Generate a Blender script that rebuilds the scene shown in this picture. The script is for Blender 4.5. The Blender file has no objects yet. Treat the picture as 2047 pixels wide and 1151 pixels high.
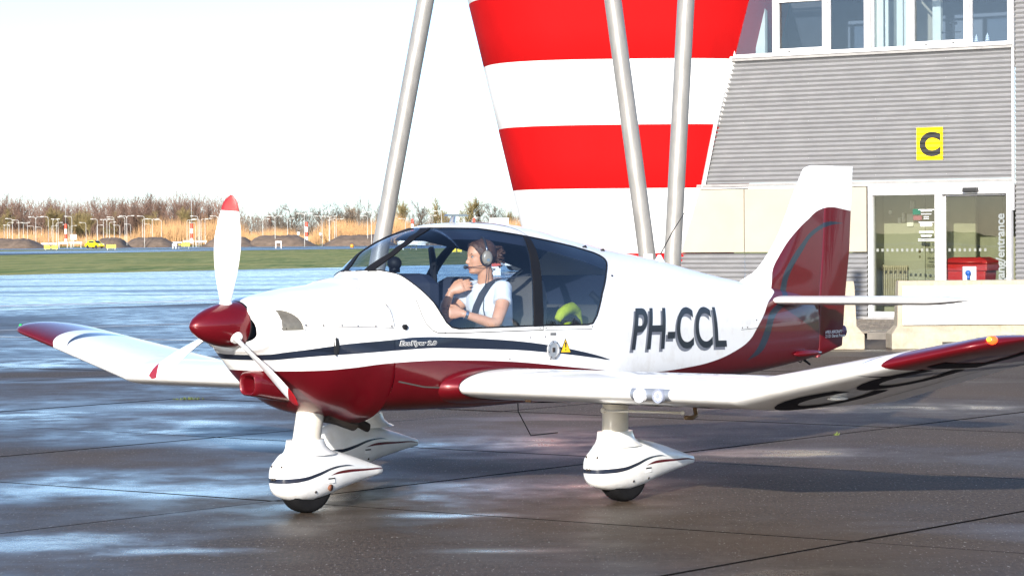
import bpy, bmesh, math, random
import numpy as np
from mathutils import Vector, Matrix
R = math.radians
PI = math.pi
scene = bpy.context.scene
COL = scene.collection

# ------------------------------------------------------------------ camera
CAM_H = 1.6892
cam_d = bpy.data.cameras.new("camera")
cam = bpy.data.objects.new("camera", cam_d)
COL.objects.link(cam)
cam_d.sensor_width = 36.0
cam_d.lens = 36.0 * 4800.0 / 2047.0
cam_d.clip_start = 0.1
cam_d.clip_end = 20000
cam.location = (0, 0, CAM_H)
pitch = math.atan((575.5 - 473.5) / 4800.0)
cam.rotation_mode = 'QUATERNION'
cam.rotation_quaternion = (Matrix.Rotation(PI / 2 - pitch, 3, 'X') @ Matrix.Rotation(-0.0077, 3, 'Z')).to_quaternion()
scene.camera = cam

# ------------------------------------------------------------------ light
SUN_EL = R(18.5)
SUN_AZ = math.atan2(-0.27, -0.963)          # measured from +Y towards +X
world = bpy.data.worlds.new("World")
scene.world = world
world.use_nodes = True
wn = world.node_tree
bg = wn.nodes["Background"]
sky = wn.nodes.new("ShaderNodeTexSky")
sky.sky_type = 'NISHITA'
sky.sun_disc = False
sky.sun_elevation = SUN_EL
sky.sun_rotation = SUN_AZ
sky.altitude = 0
sky.air_density = 0.65
sky.dust_density = 0.6
sky.ozone_density = 2.6
wn.links.new(sky.outputs[0], bg.inputs[0])
bg.inputs[1].default_value = 0.15
sun_d = bpy.data.lights.new("sun", 'SUN')
sun_d.energy = 4.7
sun_d.angle = R(0.53)
sun_d.color = (1.0, 0.93, 0.83)
sun = bpy.data.objects.new("sun", sun_d)
COL.objects.link(sun)
sdir = Vector((math.sin(SUN_AZ) * math.cos(SUN_EL), math.cos(SUN_AZ) * math.cos(SUN_EL), math.sin(SUN_EL)))
sun.rotation_euler = sdir.to_track_quat('Z', 'Y').to_euler()
sun.location = sdir * 60
scene.view_settings.view_transform = 'Standard'
scene.view_settings.look = 'None'
scene.view_settings.exposure = 1.0
scene.view_settings.gamma = 1.0
scene.view_settings.use_curve_mapping = False
scene.cycles.max_bounces = 10
scene.cycles.transparent_max_bounces = 16
scene.cycles.use_denoising = True

# ------------------------------------------------------------------ helpers
def tag(o, label=None, cat=None, group=None, kind=None):
    if label: o["label"] = label
    if cat: o["category"] = cat
    if group: o["group"] = group
    if kind: o["kind"] = kind
    return o

def link(o, parent=None):
    COL.objects.link(o)
    if parent is not None: o.parent = parent
    return o

def empty(name, loc=(0, 0, 0), rz=0.0, **k):
    o = bpy.data.objects.new(name, None)
    o.location = loc
    o.rotation_euler = (0, 0, rz)
    o.empty_display_size = 0.3
    link(o)
    return tag(o, **k)

def copy_tree(o, parent=None):
    c = o.copy()
    COL.objects.link(c)
    if parent is not None: c.parent = parent
    for ch in list(o.children): copy_tree(ch, c)
    return c

class MB:
    """collects geometry for ONE mesh object"""
    def __init__(s): s.v, s.f, s.m, s.n = [], [], [], 0
    def add(s, vs, fs, mi=0):
        b = len(s.v)
        s.v += [tuple(map(float, p)) for p in vs]
        s.f += [tuple(int(i) + b for i in f) for f in fs]
        s.m += [mi] * len(fs)
        return s
    def box(s, c, d, mi=0, rot=None):
        cx, cy, cz = c; dx, dy, dz = d[0] / 2, d[1] / 2, d[2] / 2
        vs = [Vector((x, y, z)) for x in (-dx, dx) for y in (-dy, dy) for z in (-dz, dz)]
        if rot is not None: vs = [rot @ p for p in vs]
        vs = [(p[0] + cx, p[1] + cy, p[2] + cz) for p in vs]
        return s.add(vs, [(0, 1, 3, 2), (4, 6, 7, 5), (0, 4, 5, 1), (2, 3, 7, 6), (0, 2, 6, 4), (1, 5, 7, 3)], mi)
    def tube(s, pts, r, n=8, mi=0, cap=True):
        pts = [Vector(p) for p in pts]
        rr = r if hasattr(r, '__len__') else [r] * len(pts)
        rings = []
        up = None
        for i, p in enumerate(pts):
            d = (pts[min(i + 1, len(pts) - 1)] - pts[max(i - 1, 0)]).normalized()
            if up is None:
                up = Vector((0, 0, 1)) if abs(d.z) < .9 else Vector((1, 0, 0))
            x = d.cross(up)
            if x.length < 1e-4: x = d.cross(Vector((0, 1, 0)))
            x.normalize(); y = x.cross(d).normalized(); up = y
            rings.append([p + (x * math.cos(2 * PI * k / n) + y * math.sin(2 * PI * k / n)) * rr[i] for k in range(n)])
        return s.loft(rings, mi=mi, cap=cap)
    def loft(s, rings, mi=0, cap=True, closed=True):
        n = len(rings[0]); vs = [p for r_ in rings for p in r_]; fs = []
        for i in range(len(rings) - 1):
            for k in range(n if closed else n - 1):
                a, b = i * n + k, i * n + (k + 1) % n
                fs.append((a, b, b + n, a + n))
        if cap and closed:
            fs.append(tuple(reversed(range(n)))); fs.append(tuple(range((len(rings) - 1) * n, len(rings) * n)))
        return s.add(vs, fs, mi)
    def lathe(s, prof, c=(0, 0, 0), axis='Z', n=24, mi=0, cap=True):
        rings = []
        for r_, h in prof:
            ring = []
            for k in range(n):
                a = 2 * PI * k / n; x, y = r_ * math.cos(a), r_ * math.sin(a)
                p = (x, y, h) if axis == 'Z' else ((h, x, y) if axis == 'X' else (y, h, x))
                ring.append((p[0] + c[0], p[1] + c[1], p[2] + c[2]))
            rings.append(ring)
        return s.loft(rings, mi, cap)
    def sphere(s, c, r, n=16, m=10, mi=0):
        r = r if hasattr(r, '__len__') else (r, r, r)
        rings = []
        for i in range(m + 1):
            t = -PI / 2 + PI * i / m; t = max(min(t, PI / 2 - .02), -PI / 2 + .02)
            rings.append([(c[0] + r[0] * math.cos(t) * math.cos(2 * PI * k / n), c[1] + r[1] * math.cos(t) * math.sin(2 * PI * k / n), c[2] + r[2] * math.sin(t)) for k in range(n)])
        return s.loft(rings, mi)
    def prism(s, poly, y0, y1, mi=0, plane='XZ'):
        n = len(poly)
        f = (lambda p, y: (p[0], y, p[1])) if plane == 'XZ' else ((lambda p, y: (p[0], p[1], y)) if plane == 'XY' else (lambda p, y: (y, p[0], p[1])))
        vs = [f(p, y0) for p in poly] + [f(p, y1) for p in poly]
        fs = [tuple(range(n)), tuple(reversed(range(n, 2 * n)))] + [(k, k + n, (k + 1) % n + n, (k + 1) % n) for k in range(n)]
        return s.add(vs, fs, mi)
    def build(s, name, mats, parent=None, smooth=False, angle=None, bevel=0, fix=True):
        me = bpy.data.meshes.new(name)
        me.from_pydata(s.v, [], s.f)
        mats = mats if isinstance(mats, (list, tuple)) else [mats]
        for m in mats: me.materials.append(m)
        if len(mats) > 1: me.polygons.foreach_set("material_index", s.m)
        if fix:
            bm = bmesh.new(); bm.from_mesh(me)
            bmesh.ops.recalc_face_normals(bm, faces=bm.faces)
            bm.to_mesh(me); bm.free()
        if smooth or angle:
            me.polygons.foreach_set("use_smooth", [True] * len(me.polygons))
            if angle:
                try: me.set_sharp_from_angle(angle=R(angle))
                except Exception: pass
        me.update()
        o = bpy.data.objects.new(name, me)
        link(o, parent)
        if bevel:
            b = o.modifiers.new("bevel", 'BEVEL'); b.width = bevel; b.segments = 2; b.limit_method = 'ANGLE'; b.angle_limit = R(40)
        return o

# ------------------------------------------------------------------ materials
def nodes(name):
    m = bpy.data.materials.new(name); m.use_nodes = True
    nt = m.node_tree
    return m, nt, nt.nodes, nt.links, nt.nodes["Principled BSDF"]

def N(nt, t, **k):
    n = nt.nodes.new(t)
    for a, b in k.items(): setattr(n, a, b)
    return n

def mathn(nt, op, a, b=None, clamp=False):
    n = nt.nodes.new("ShaderNodeMath"); n.operation = op; n.use_clamp = clamp
    for i, x in enumerate((a, b)):
        if x is None: continue
        if isinstance(x, (int, float)): n.inputs[i].default_value = x
        else: nt.links.new(x, n.inputs[i])
    return n.outputs[0]

def mixc(nt, f, a, b):
    n = nt.nodes.new("ShaderNodeMix"); n.data_type = 'RGBA'
    for s, x in ((0, f), (6, a), (7, b)):
        if isinstance(x, (int, float)): n.inputs[s].default_value = x
        elif isinstance(x, (tuple, list)): n.inputs[s].default_value = (*x[:3], 1)
        else: nt.links.new(x, n.inputs[s])
    return n.outputs[2]

def noise(nt, scale=5, detail=4, rough=.55, vec=None, w=None):
    n = nt.nodes.new("ShaderNodeTexNoise"); n.inputs["Scale"].default_value = scale
    n.inputs["Detail"].default_value = detail; n.inputs["Roughness"].default_value = rough
    if vec is not None: nt.links.new(vec, n.inputs["Vector"])
    return n.outputs[0]

def maprange(nt, x, a, b, c, d):
    n = nt.nodes.new("ShaderNodeMapRange"); nt.links.new(x, n.inputs[0])
    for i, q in enumerate((a, b, c, d)): n.inputs[i + 1].default_value = q
    return n.outputs[0]

def pos(nt):
    return nt.nodes.new("ShaderNodeNewGeometry").outputs["Position"]

def objco(nt):
    return nt.nodes.new("ShaderNodeTexCoord").outputs["Object"]

def scaled(nt, v, s):
    n = nt.nodes.new("ShaderNodeVectorMath"); n.operation = 'MULTIPLY'; nt.links.new(v, n.inputs[0]); n.inputs[1].default_value = s
    return n.outputs[0]

def bump(nt, bsdf, h, strength=.3, dist=.02):
    b = nt.nodes.new("ShaderNodeBump"); b.inputs["Strength"].default_value = strength; b.inputs["Distance"].default_value = dist
    nt.links.new(h, b.inputs["Height"]); nt.links.new(b.outputs[0], bsdf.inputs["Normal"])

def simple(name, c, rough=.5, metal=0, var=.12, scale=6, coat=0, bmp=0, bscale=60, spec=.5, emis=0):
    m, nt, nd, lk, b = nodes(name)
    nz = noise(nt, scale, 5, .6, objco(nt))
    f = maprange(nt, nz, .3, .7, 0, 1)
    lk.new(mixc(nt, f, tuple(x * (1 - var) for x in c), tuple(min(1, x * (1 + var)) for x in c)), b.inputs["Base Color"])
    lk.new(maprange(nt, nz, .3, .7, max(.02, rough * .85), min(1, rough * 1.15)), b.inputs["Roughness"])
    b.inputs["Metallic"].default_value = metal
    b.inputs["Coat Weight"].default_value = coat
    b.inputs["Coat Roughness"].default_value = .05
    b.inputs["Specular IOR Level"].default_value = spec
    if bmp: bump(nt, b, noise(nt, bscale, 4, .6, objco(nt)), bmp, .01)
    if emis:
        b.inputs["Emission Color"].default_value = (*c, 1); b.inputs["Emission Strength"].default_value = emis
    return m

def glass(name, tint=(.8, .85, .9), rough=.0, f0=.04):
    """thin pane: tinted see-through plus Fresnel reflection"""
    m = bpy.data.materials.new(name); m.use_nodes = True
    nt = m.node_tree; nt.nodes.clear()
    out = N(nt, "ShaderNodeOutputMaterial"); tr = N(nt, "ShaderNodeBsdfTransparent"); gl = N(nt, "ShaderNodeBsdfGlossy")
    tr.inputs[0].default_value = (*tint, 1); gl.inputs["Roughness"].default_value = rough
    ge = N(nt, "ShaderNodeNewGeometry"); dt = N(nt, "ShaderNodeVectorMath"); dt.operation = 'DOT_PRODUCT'
    nt.links.new(ge.outputs["Normal"], dt.inputs[0]); nt.links.new(ge.outputs["Incoming"], dt.inputs[1])
    om = mathn(nt, 'SUBTRACT', 1.0, mathn(nt, 'ABSOLUTE', dt.outputs["Value"]), True)
    f = mathn(nt, 'ADD', f0, mathn(nt, 'MULTIPLY', mathn(nt, 'POWER', om, 5.0), 1.0 - f0), True)
    wob = noise(nt, 1.3, 1, .5, objco(nt))
    b = N(nt, "ShaderNodeBump"); b.inputs["Strength"].default_value = .04; b.inputs["Distance"].default_value = .02
    nt.links.new(wob, b.inputs["Height"]); nt.links.new(b.outputs[0], gl.inputs["Normal"])
    mx = N(nt, "ShaderNodeMixShader"); nt.links.new(f, mx.inputs[0])
    nt.links.new(tr.outputs[0], mx.inputs[1]); nt.links.new(gl.outputs[0], mx.inputs[2]); nt.links.new(mx.outputs[0], out.inputs[0])
    return m

def fcurve(nt, x, pts, xr, yr):
    """Float curve: x (socket, metres) -> y (metres), pts in metres"""
    xn = maprange(nt, x, xr[0], xr[1], 0, 1)
    n = nt.nodes.new("ShaderNodeFloatCurve"); nt.links.new(xn, n.inputs["Value"])
    cu = n.mapping.curves[0]
    P = [((a - xr[0]) / (xr[1] - xr[0]), (z - yr[0]) / (yr[1] - yr[0])) for a, z in pts]
    cu.points[0].location = P[0]; cu.points[1].location = P[-1]
    for p in P[1:-1]: cu.points.new(*p)
    for p in cu.points: p.handle_type = 'AUTO_CLAMPED'
    n.mapping.extend = 'HORIZONTAL'
    n.mapping.update()
    return maprange(nt, n.outputs[0], 0, 1, yr[0], yr[1])

def text_mesh(txt, size=1.0, shear=0.0, bold=0.0, space=1.0, align='LEFT'):
    """flat text as (verts, faces) in its own xy plane, subdivided a little"""
    cu = bpy.data.curves.new("t", 'FONT'); cu.body = txt; cu.size = size; cu.shear = shear; cu.offset = bold; cu.space_character = space
    cu.align_x = align; cu.resolution_u = 6
    o = bpy.data.objects.new("t", cu); COL.objects.link(o)
    bpy.context.view_layer.update()
    me = bpy.data.meshes.new_from_object(o.evaluated_get(bpy.context.evaluated_depsgraph_get()))
    bm = bmesh.new(); bm.from_mesh(me)
    bmesh.ops.triangulate(bm, faces=bm.faces)
    bmesh.ops.remove_doubles(bm, verts=bm.verts, dist=1e-5)
    vs = [tuple(v.co) for v in bm.verts]
    bm.verts.index_update()
    fs = [tuple(v.index for v in f.verts) for f in bm.faces]
    bm.free(); bpy.data.objects.remove(o); bpy.data.curves.remove(cu); bpy.data.meshes.remove(me)
    return vs, fs

def subdiv(vs, fs, maxlen):
    bm = bmesh.new()
    bv = [bm.verts.new(v) for v in vs]
    for f in fs:
        try: bm.faces.new([bv[i] for i in f])
        except ValueError: pass
    for _ in range(5):
        es = [e for e in bm.edges if e.calc_length() > maxlen]
        if not es: break
        bmesh.ops.subdivide_edges(bm, edges=es, cuts=1)
        bmesh.ops.triangulate(bm, faces=[f for f in bm.faces if len(f.verts) > 3])
    bm.verts.index_update()
    out = [tuple(v.co) for v in bm.verts], [tuple(v.index for v in f.verts) for f in bm.faces]
    bm.free()
    return out

rng = random.Random(7)
def nth(n): return "%d%s" % (n, {1: "st", 2: "nd", 3: "rd"}.get(n % 10 if n not in (11, 12, 13) else 0, "th"))

# ================================================================== SETTING: ground
PUDDLES = [(-2.75, 13.35, .75, .42, .2), (-.42, 14.55, .42, .13, .25), (-3.3, 24.3, 1.1, .45, .3), (-.1, 12.9, .35, .09, .35), (2.3, 18.5, .5, .3, .5), (-1.75, 13.0, .35, .12, .3), (-2.2, 19.9, .8, .5, .45)]
def mat_asphalt(name, base, dark, wet_lo, wet_hi, rlo, rhi, seed=0, ws=.35, grain=1.0, brown=(.090, .060, .037), streak=(1, 1, 1), dets=4, pudn=.42, puddles=False):
    """damp paving: colour grain, wet film where a broad noise says so"""
    m, nt, nd, lk, b = nodes(name)
    p = pos(nt)
    off = N(nt, "ShaderNodeVectorMath"); off.operation = 'ADD'; lk.new(p, off.inputs[0]); off.inputs[1].default_value = (seed * 13.1, seed * 7.7, 0)
    q = off.outputs[0]
    big = noise(nt, ws, dets, .5, scaled(nt, q, streak))
    mid = noise(nt, 2.3, 5, .6, q)
    fine = noise(nt, 48, 4, .8, scaled(nt, q, (1, .32, 1)))
    sx = N(nt, "ShaderNodeSeparateXYZ"); lk.new(p, sx.inputs[0])
    big = mathn(nt, 'ADD', big, maprange(nt, sx.outputs[0], -3.0, 4.0, .075, -.045))
    wet = maprange(nt, big, wet_lo, wet_hi, 0, 1)
    pud = maprange(nt, noise(nt, pudn, 3, .5, scaled(nt, q, (.55, 1, 1))), .60, .74, 1.0, .22)
    for px, py, ax, ay, dx in PUDDLES if puddles else ():
        sb_ = N(nt, "ShaderNodeVectorMath"); sb_.operation = 'SUBTRACT'; lk.new(p, sb_.inputs[0]); sb_.inputs[1].default_value = (px, py, 0)
        ln = N(nt, "ShaderNodeVectorMath"); ln.operation = 'LENGTH'; lk.new(scaled(nt, sb_.outputs[0], (1 / ax, 1 / ay, 0)), ln.inputs[0])
        d_ = mathn(nt, 'ADD', ln.outputs["Value"], maprange(nt, mid, .25, .75, -.9, .9))
        pud = mathn(nt, 'MULTIPLY', pud, maprange(nt, d_, -.1, 1.7, dx, 1.0))
        wet = mathn(nt, 'MAXIMUM', wet, maprange(nt, d_, -.1, 1.7, .9, 0.0))
    wet2 = mathn(nt, 'MULTIPLY', wet, maprange(nt, mid, .3, .6, .45, 1.0), True)
    col = mixc(nt, maprange(nt, fine, .40, .62, 0, 1), dark, base)
    col = mixc(nt, mathn(nt, 'MULTIPLY', maprange(nt, noise(nt, .22, 4, .6, q), .45, .65, 0, 1), .75), col, brown)
    spk = maprange(nt, noise(nt, 60, 2, .6, scaled(nt, q, (1, .30, 1))), .64, .70, 0, .8)
    col = mixc(nt, spk, col, (.33, .31, .28))
    col = mixc(nt, mathn(nt, 'MULTIPLY', wet2, .55), col, tuple(x * .35 for x in dark))
    lk.new(col, b.inputs["Base Color"])
    rr = mathn(nt, 'MULTIPLY', maprange(nt, wet2, 0, 1, rhi, rlo), pud)
    lk.new(mathn(nt, 'ADD', rr, maprange(nt, fine, .4, .7, 0, .04)), b.inputs["Roughness"])
    b.inputs["IOR"].default_value = 1.33
    b.inputs["Specular IOR Level"].default_value = .5
    hgt = mathn(nt, 'ADD', mathn(nt, 'MULTIPLY', fine, maprange(nt, wet2, 0, 1, 1.0, .35)), mathn(nt, 'MULTIPLY', mid, 1.5))
    bump(nt, b, hgt, .30 * grain, .014)
    return m

M_SLAB = mat_asphalt("damp_concrete", (.100, .073, .052), (.034, .025, .018), .40, .66, .17, .72, 0, .24, puddles=True)
M_APRON = mat_asphalt("damp_apron", (.075, .062, .054), (.038, .033, .030), .40, .64, .20, .58, 2, .12)
M_TAXI = mat_asphalt("wet_taxiway", (.05, .05, .052), (.03, .03, .033), .32, .58, .10, .44, 4, .22, .5, (.04, .04, .04), (.10, 1.0, 1))
M_RUN = mat_asphalt("wet_runway", (.04, .045, .05), (.025, .028, .034), .45, .65, .18, .50, 5, .04, .4, (.04, .04, .04), (.10, .6, 1))
M_JOINT = simple("joint_filler", (.007, .006, .006), .95, spec=.05)
M_LINE = simple("worn_white_paint", (.62, .62, .6), .5, var=.2, scale=3)
M_RED_LINE = simple("worn_red_paint", (.35, .03, .04), .5, var=.2)

def mat_grass():
    m, nt, nd, lk, b = nodes("winter_grass")
    p = pos(nt)
    a = noise(nt, 1.0, 6, .75, scaled(nt, p, (.55, .07, 1)))
    f2 = noise(nt, 2.2, 5, .75, scaled(nt, p, (1, .10, 1)))
    c = mixc(nt, maprange(nt, a, .40, .62, 0, 1), (.092, .150, .022), (.34, .32, .11))
    c = mixc(nt, maprange(nt, f2, .46, .64, 0, .8), c, (.060, .098, .014))
    big = noise(nt, .055, 5, .7, scaled(nt, p, (.5, 1, 1)))
    c = mixc(nt, maprange(nt, big, .42, .6, 0, .75), c, (.30, .27, .08))
    lk.new(c, b.inputs["Base Color"]); b.inputs["Roughness"].default_value = .8
    b.inputs["Specular IOR Level"].default_value = .15
    bump(nt, b, f2, .8, .15)
    return m
M_GRASS = mat_grass()

def sheet(name, poly, z, m, kind='structure', parent=None):
    o = MB().add([(x, y, z) for x, y in poly], [tuple(range(len(poly)))]).build(name, m, parent, fix=False)
    if o.data.polygons[0].normal.z < 0: o.data.flip_normals()
    if kind and parent is None: tag(o, kind=kind)
    return o

sheet("ground", [(-6000, -3000), (6000, -3000), (6000, 9000), (-6000, 9000)], -.075, M_GRASS)

# apron: joint-filler bed, individual slabs near the aircraft, one plain sheet further off
d1 = (math.cos(R(48.5)), math.sin(R(48.5)))
n1 = (math.sin(R(48.5)), -math.cos(R(48.5)))
d2 = (math.cos(R(-33.5)), math.sin(R(-33.5)))
n2 = (math.sin(R(33.5)), math.cos(R(33.5)))
def grid_pt(p1, p2):
    """point with n1.x = p1 and n2.x = p2"""
    det = n1[0] * n2[1] - n1[1] * n2[0]
    return ((p1 * n2[1] - n1[1] * p2) / det, (n1[0] * p2 - p1 * n2[0]) / det)
apron_poly = [(-90, -60), (60, -60), (60, 34.0), (36.0, 33.0), (24.0, 38), (24, 60), (16.0, 86.0), (3.6, 75.4), (-12.6, 61.2), (-90, -9)]
apron = sheet("apron", apron_poly, -.055, M_JOINT)
A0, SA, B0, SB = -7.33, 4.07, 12.03, 3.65
ir = random.Random(5)
SLABS = []
for i in range(-4, 10):
    for j in range(-4, 9):
        a_lo, a_hi = A0 - SA * i, A0 - SA * (i - 1)
        b_lo, b_hi = B0 + SB * j, B0 + SB * (j + 1)
        cx, cy = grid_pt((a_lo + a_hi) / 2, (b_lo + b_hi) / 2)
        if cy < 6.5 or cy > 34.0 or abs(cx) > .235 * cy + 4.5: continue
        SLABS.append((i, j))
        g = .013
        q = [grid_pt(a_lo + g, b_lo + g), grid_pt(a_hi - g, b_lo + g), grid_pt(a_hi - g, b_hi - g), grid_pt(a_lo + g, b_hi - g)]
        bz = .005
        q2 = [grid_pt(a_lo + g + bz, b_lo + g + bz), grid_pt(a_hi - g - bz, b_lo + g + bz), grid_pt(a_hi - g - bz, b_hi - g - bz), grid_pt(a_lo + g + bz, b_hi - g - bz)]
        dz = ir.uniform(-.002, .002)
        tl = [ir.uniform(-.002, .002) for _ in range(4)]
        sb = MB()
        sb.add([(x, y, -.054) for x, y in q] + [(x, y, -.007 + dz) for x, y in q] + [(x, y, 0 + dz + t) for (x, y), t in zip(q2, tl)],
               [(8, 9, 10, 11)] + [(k, (k + 1) % 4, (k + 1) % 4 + 4, k + 4) for k in range(4)] + [(k + 4, (k + 1) % 4 + 4, (k + 1) % 4 + 8, k + 8) for k in range(4)])
        sb.m = [0] + [1] * 8
        sb.build("slab", [M_SLAB, M_JOINT], apron)
# the remaining apron, same material, cut round the slab field by rows
SS = set(SLABS)
far = MB()
for i in range(-16, 26):
    for j in range(-24, 22):
        if (i, j) in SS: continue
        a_lo, a_hi = A0 - SA * i, A0 - SA * (i - 1); b_lo, b_hi = B0 + SB * j, B0 + SB * (j + 1)
        cx, cy = grid_pt((a_lo + a_hi) / 2, (b_lo + b_hi) / 2)
        if cy < -30 or cx < -55 or cx > 40 or cy > 74 or (cx > 22 and cy > 34): continue
        if cy > 62 + (cx + 13.24) * .882 - 2.0: continue
        g = .008
        q = [grid_pt(a_lo + g, b_lo + g), grid_pt(a_hi - g, b_lo + g), grid_pt(a_hi - g, b_hi - g), grid_pt(a_lo + g, b_hi - g)]
        far.add([(x, y, -.002) for x, y in q], [(0, 1, 2, 3)])
o = far.build("distant_slab", M_APRON, apron); tag(o, kind='stuff')

def strip(name, p, q, w, z, m, **k):
    p, q = Vector(p), Vector(q); d = (q - p).normalized(); n = Vector((-d.y, d.x)) * w / 2
    return sheet(name, [p + n, q + n, q - n, p - n], z, m, **k)
M_WHT_LINE = M_LINE
strip("painted_line", (-16.0, 39.5), (-2.6, 51.6), .14, .005, M_LINE, kind='structure')
strip("painted_line", (-12.0, 43.9), (-4.6, 39.7), .13, .005, M_LINE, kind='structure')
strip("painted_line", (5.2, 38.75), (40.0, 36.4), .12, .006, M_LINE, kind='structure')
strip("painted_line", (-30.0, 47.2), (1.5, 75.1), .30, .005, M_RED_LINE, kind='structure')
sheet("taxiway", [(-88, -11), (-11.0, 59.0), (5.5, 73.0), (120, 180), (120, 330), (-9.58, 142.25), (-25.57, 119.93), (-90, 38)], -.03, M_TAXI)
sheet("distant_taxiway", [(-300, -310), (-62.6, 293.6), (-45.7, 362.0), (-26, 386), (300, 560), (300, 640), (-28, 462), (-56, 440.0), (-83.8, 393.3), (-330, 140)], -.04, M_RUN)
sheet("distant_taxiway", [(-300, 420), (-98, 455), (-68, 448), (300, 700), (300, 740), (-62, 560), (-95, 570), (-300, 560)], -.045, M_RUN)
strip("painted_line", (-110, 345), (-46, 395), 2.0, -.02, M_LINE, kind='structure')

# weeds in the joints
M_WEED = simple("weed_green", (.09, .12, .02), .8, var=.4, scale=40)
def weed(loc, n, r):
    b = MB()
    for _ in range(n):
        a = ir.uniform(0, 2 * PI); d = ir.uniform(0, r); h = ir.uniform(.01, .035)
        x, y = d * math.cos(a), d * math.sin(a) * .3; t = ir.uniform(0, PI)
        b.add([(x - .006 * math.cos(t), y - .006 * math.sin(t), 0), (x + .006 * math.cos(t), y + .006 * math.sin(t), 0), (x + ir.uniform(-.02, .02), y + ir.uniform(-.02, .02), h)], [(0, 1, 2)])
    o = b.build("weed", M_WEED, fix=False); o.location = loc
    return o
tag(weed((-3.42, 25.35, 0), 80, .18), "small tuft of green weeds in a slab joint left of the nose wheel", "weed", kind="stuff")
tag(weed((2.72, 20.2, 0), 14, .03), "tiny sprig of weed in a slab joint under the near wing", "weed", kind="stuff")

# ================================================================== BACKGROUND: far side of the airfield
M_BARK = simple("bark_grey_brown", (.15, .105, .075), .9, var=.3, scale=4)
M_TWIG = {
    'red': simple("twigs_red_brown", (.150, .092, .070), .9, var=.35, scale=.6),
    'grey': simple("twigs_grey", (.13, .105, .085), .9, var=.35, scale=.6),
    'yel': simple("twigs_yellow", (.20, .155, .065), .9, var=.35, scale=.6),
    'tan': simple("twigs_tan", (.26, .15, .07), .9, var=.35, scale=.6)}
M_BARK_PALE = simple("bark_pale", (.30, .23, .15), .9, var=.3, scale=4)
M_REED = simple("willow_shoots", (.38, .22, .10), .9, var=.45, scale=.25)

def bare_tree(seed, H=13.0, spread=.42, upright=.0, twr=.036):
    """-> (trunk MB, crown MB): leafless tree, H metres tall"""
    r = random.Random(seed); tk, cr = MB(), MB()
    def rib(b, p, q, w):
        d = (q - p); s_ = d.cross(Vector((r.uniform(-1, 1), r.uniform(-1, 1), r.uniform(-1, 1))))
        if s_.length < 1e-5: return
        s_ = s_.normalized() * w
        b.add([p - s_, p + s_, q], [(0, 1, 2)])
    def grow(p, d, L, rad, lev):
        n = 3; pts = [p.copy()]; q = p.copy(); dd = d.copy()
        for k in range(n):
            dd = (dd + Vector((r.gauss(0, .13), r.gauss(0, .13), .06 + upright * .1))).normalized()
            q = q + dd * L / n; pts.append(q.copy())
        if lev <= 1: (tk if lev == 0 else cr).tube(pts, [rad * (1 - .6 * i / n) for i in range(n + 1)], n=5, cap=False)
        elif lev == 2: cr.tube(pts, [rad, rad * .8, rad * .6, rad * .3], n=3, cap=False)
        else:
            for i in range(n): rib(cr, pts[i], pts[i + 1] if i < n - 1 else pts[n], rad * (1 - .25 * i))
        if lev >= 4: return
        kids = [12, 7, 6, 5][lev]
        for k in range(kids):
            t = r.uniform(.28 if lev == 0 else .2, 1.0); i = min(int(t * n), n - 1); o = pts[i].lerp(pts[i + 1], t * n - i)
            az = r.uniform(0, 2 * PI); ang = r.uniform(.35, .95) * (1 - .35 * upright)
            ax = dd.cross(Vector((math.cos(az), math.sin(az), .1)))
            if ax.length < 1e-4: continue
            nd = (dd * math.cos(ang) + ax.normalized() * math.sin(ang)).normalized()
            if nd.z < -.1: nd.z = .05
            grow(o, nd, L * r.uniform(.42, .66) * (1.1 - .4 * t if lev == 0 else 1), max(rad * .5, twr), lev + 1)
    grow(Vector((0, 0, 0)), Vector((0, 0, 1)), H * .62, H * .017, 0)
    zs = max(v[2] for v in cr.v); k = H / zs
    xs = sorted(abs(v[0]) for v in cr.v)[int(len(cr.v) * .97)]; kx = (H * spread) / max(xs, .1)
    for b in (tk, cr): b.v = [(x * kx, y * kx, z * k) for x, y, z in b.v]
    return tk, cr

PROTO = {}
def tree_proto(kind, var, seed, **kw):
    tk, cr = bare_tree(seed, **kw)
    a = tk.build("trunk", M_BARK_PALE if kind in ('yel', 'tan') else M_BARK, smooth=True)
    c = cr.build("crown", M_TWIG[kind], fix=False)
    PROTO[(kind, var)] = (a.data, c.data)
    for o in (a, c): bpy.data.objects.remove(o)
for v in range(3): tree_proto('red', v, 20 + v, H=15, spread=.36, upright=.4)
for v in range(3): tree_proto('grey', v, 40 + v, H=13, spread=.40)
for v in range(3): tree_proto('yel', v, 60 + v, H=13, spread=.36, upright=.6)
for v in range(2): tree_proto('tan', v, 80 + v, H=12, spread=.35, upright=.5)
def put_tree(kind, x, y, w, H, label, group):
    vs = [v for k, v in PROTO if k == kind]; v = rng.choice(vs)
    td, cd = PROTO[(kind, v)]
    t = empty("tree", (x, y, 0), rng.uniform(0, 6.28), label=label, cat="tree", group=group)
    h0 = {'red': 15, 'grey': 13, 'yel': 13, 'tan': 12}[kind]; s0 = {'red': .36, 'grey': .4, 'yel': .36, 'tan': .35}[kind]
    for nm, d in (("trunk", td), ("crown", cd)):
        o = bpy.data.objects.new(nm, d); link(o, t)
        o.scale = (w / 2 / (h0 * s0), w / 2 / (h0 * s0), H / h0)
    return t
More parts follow.
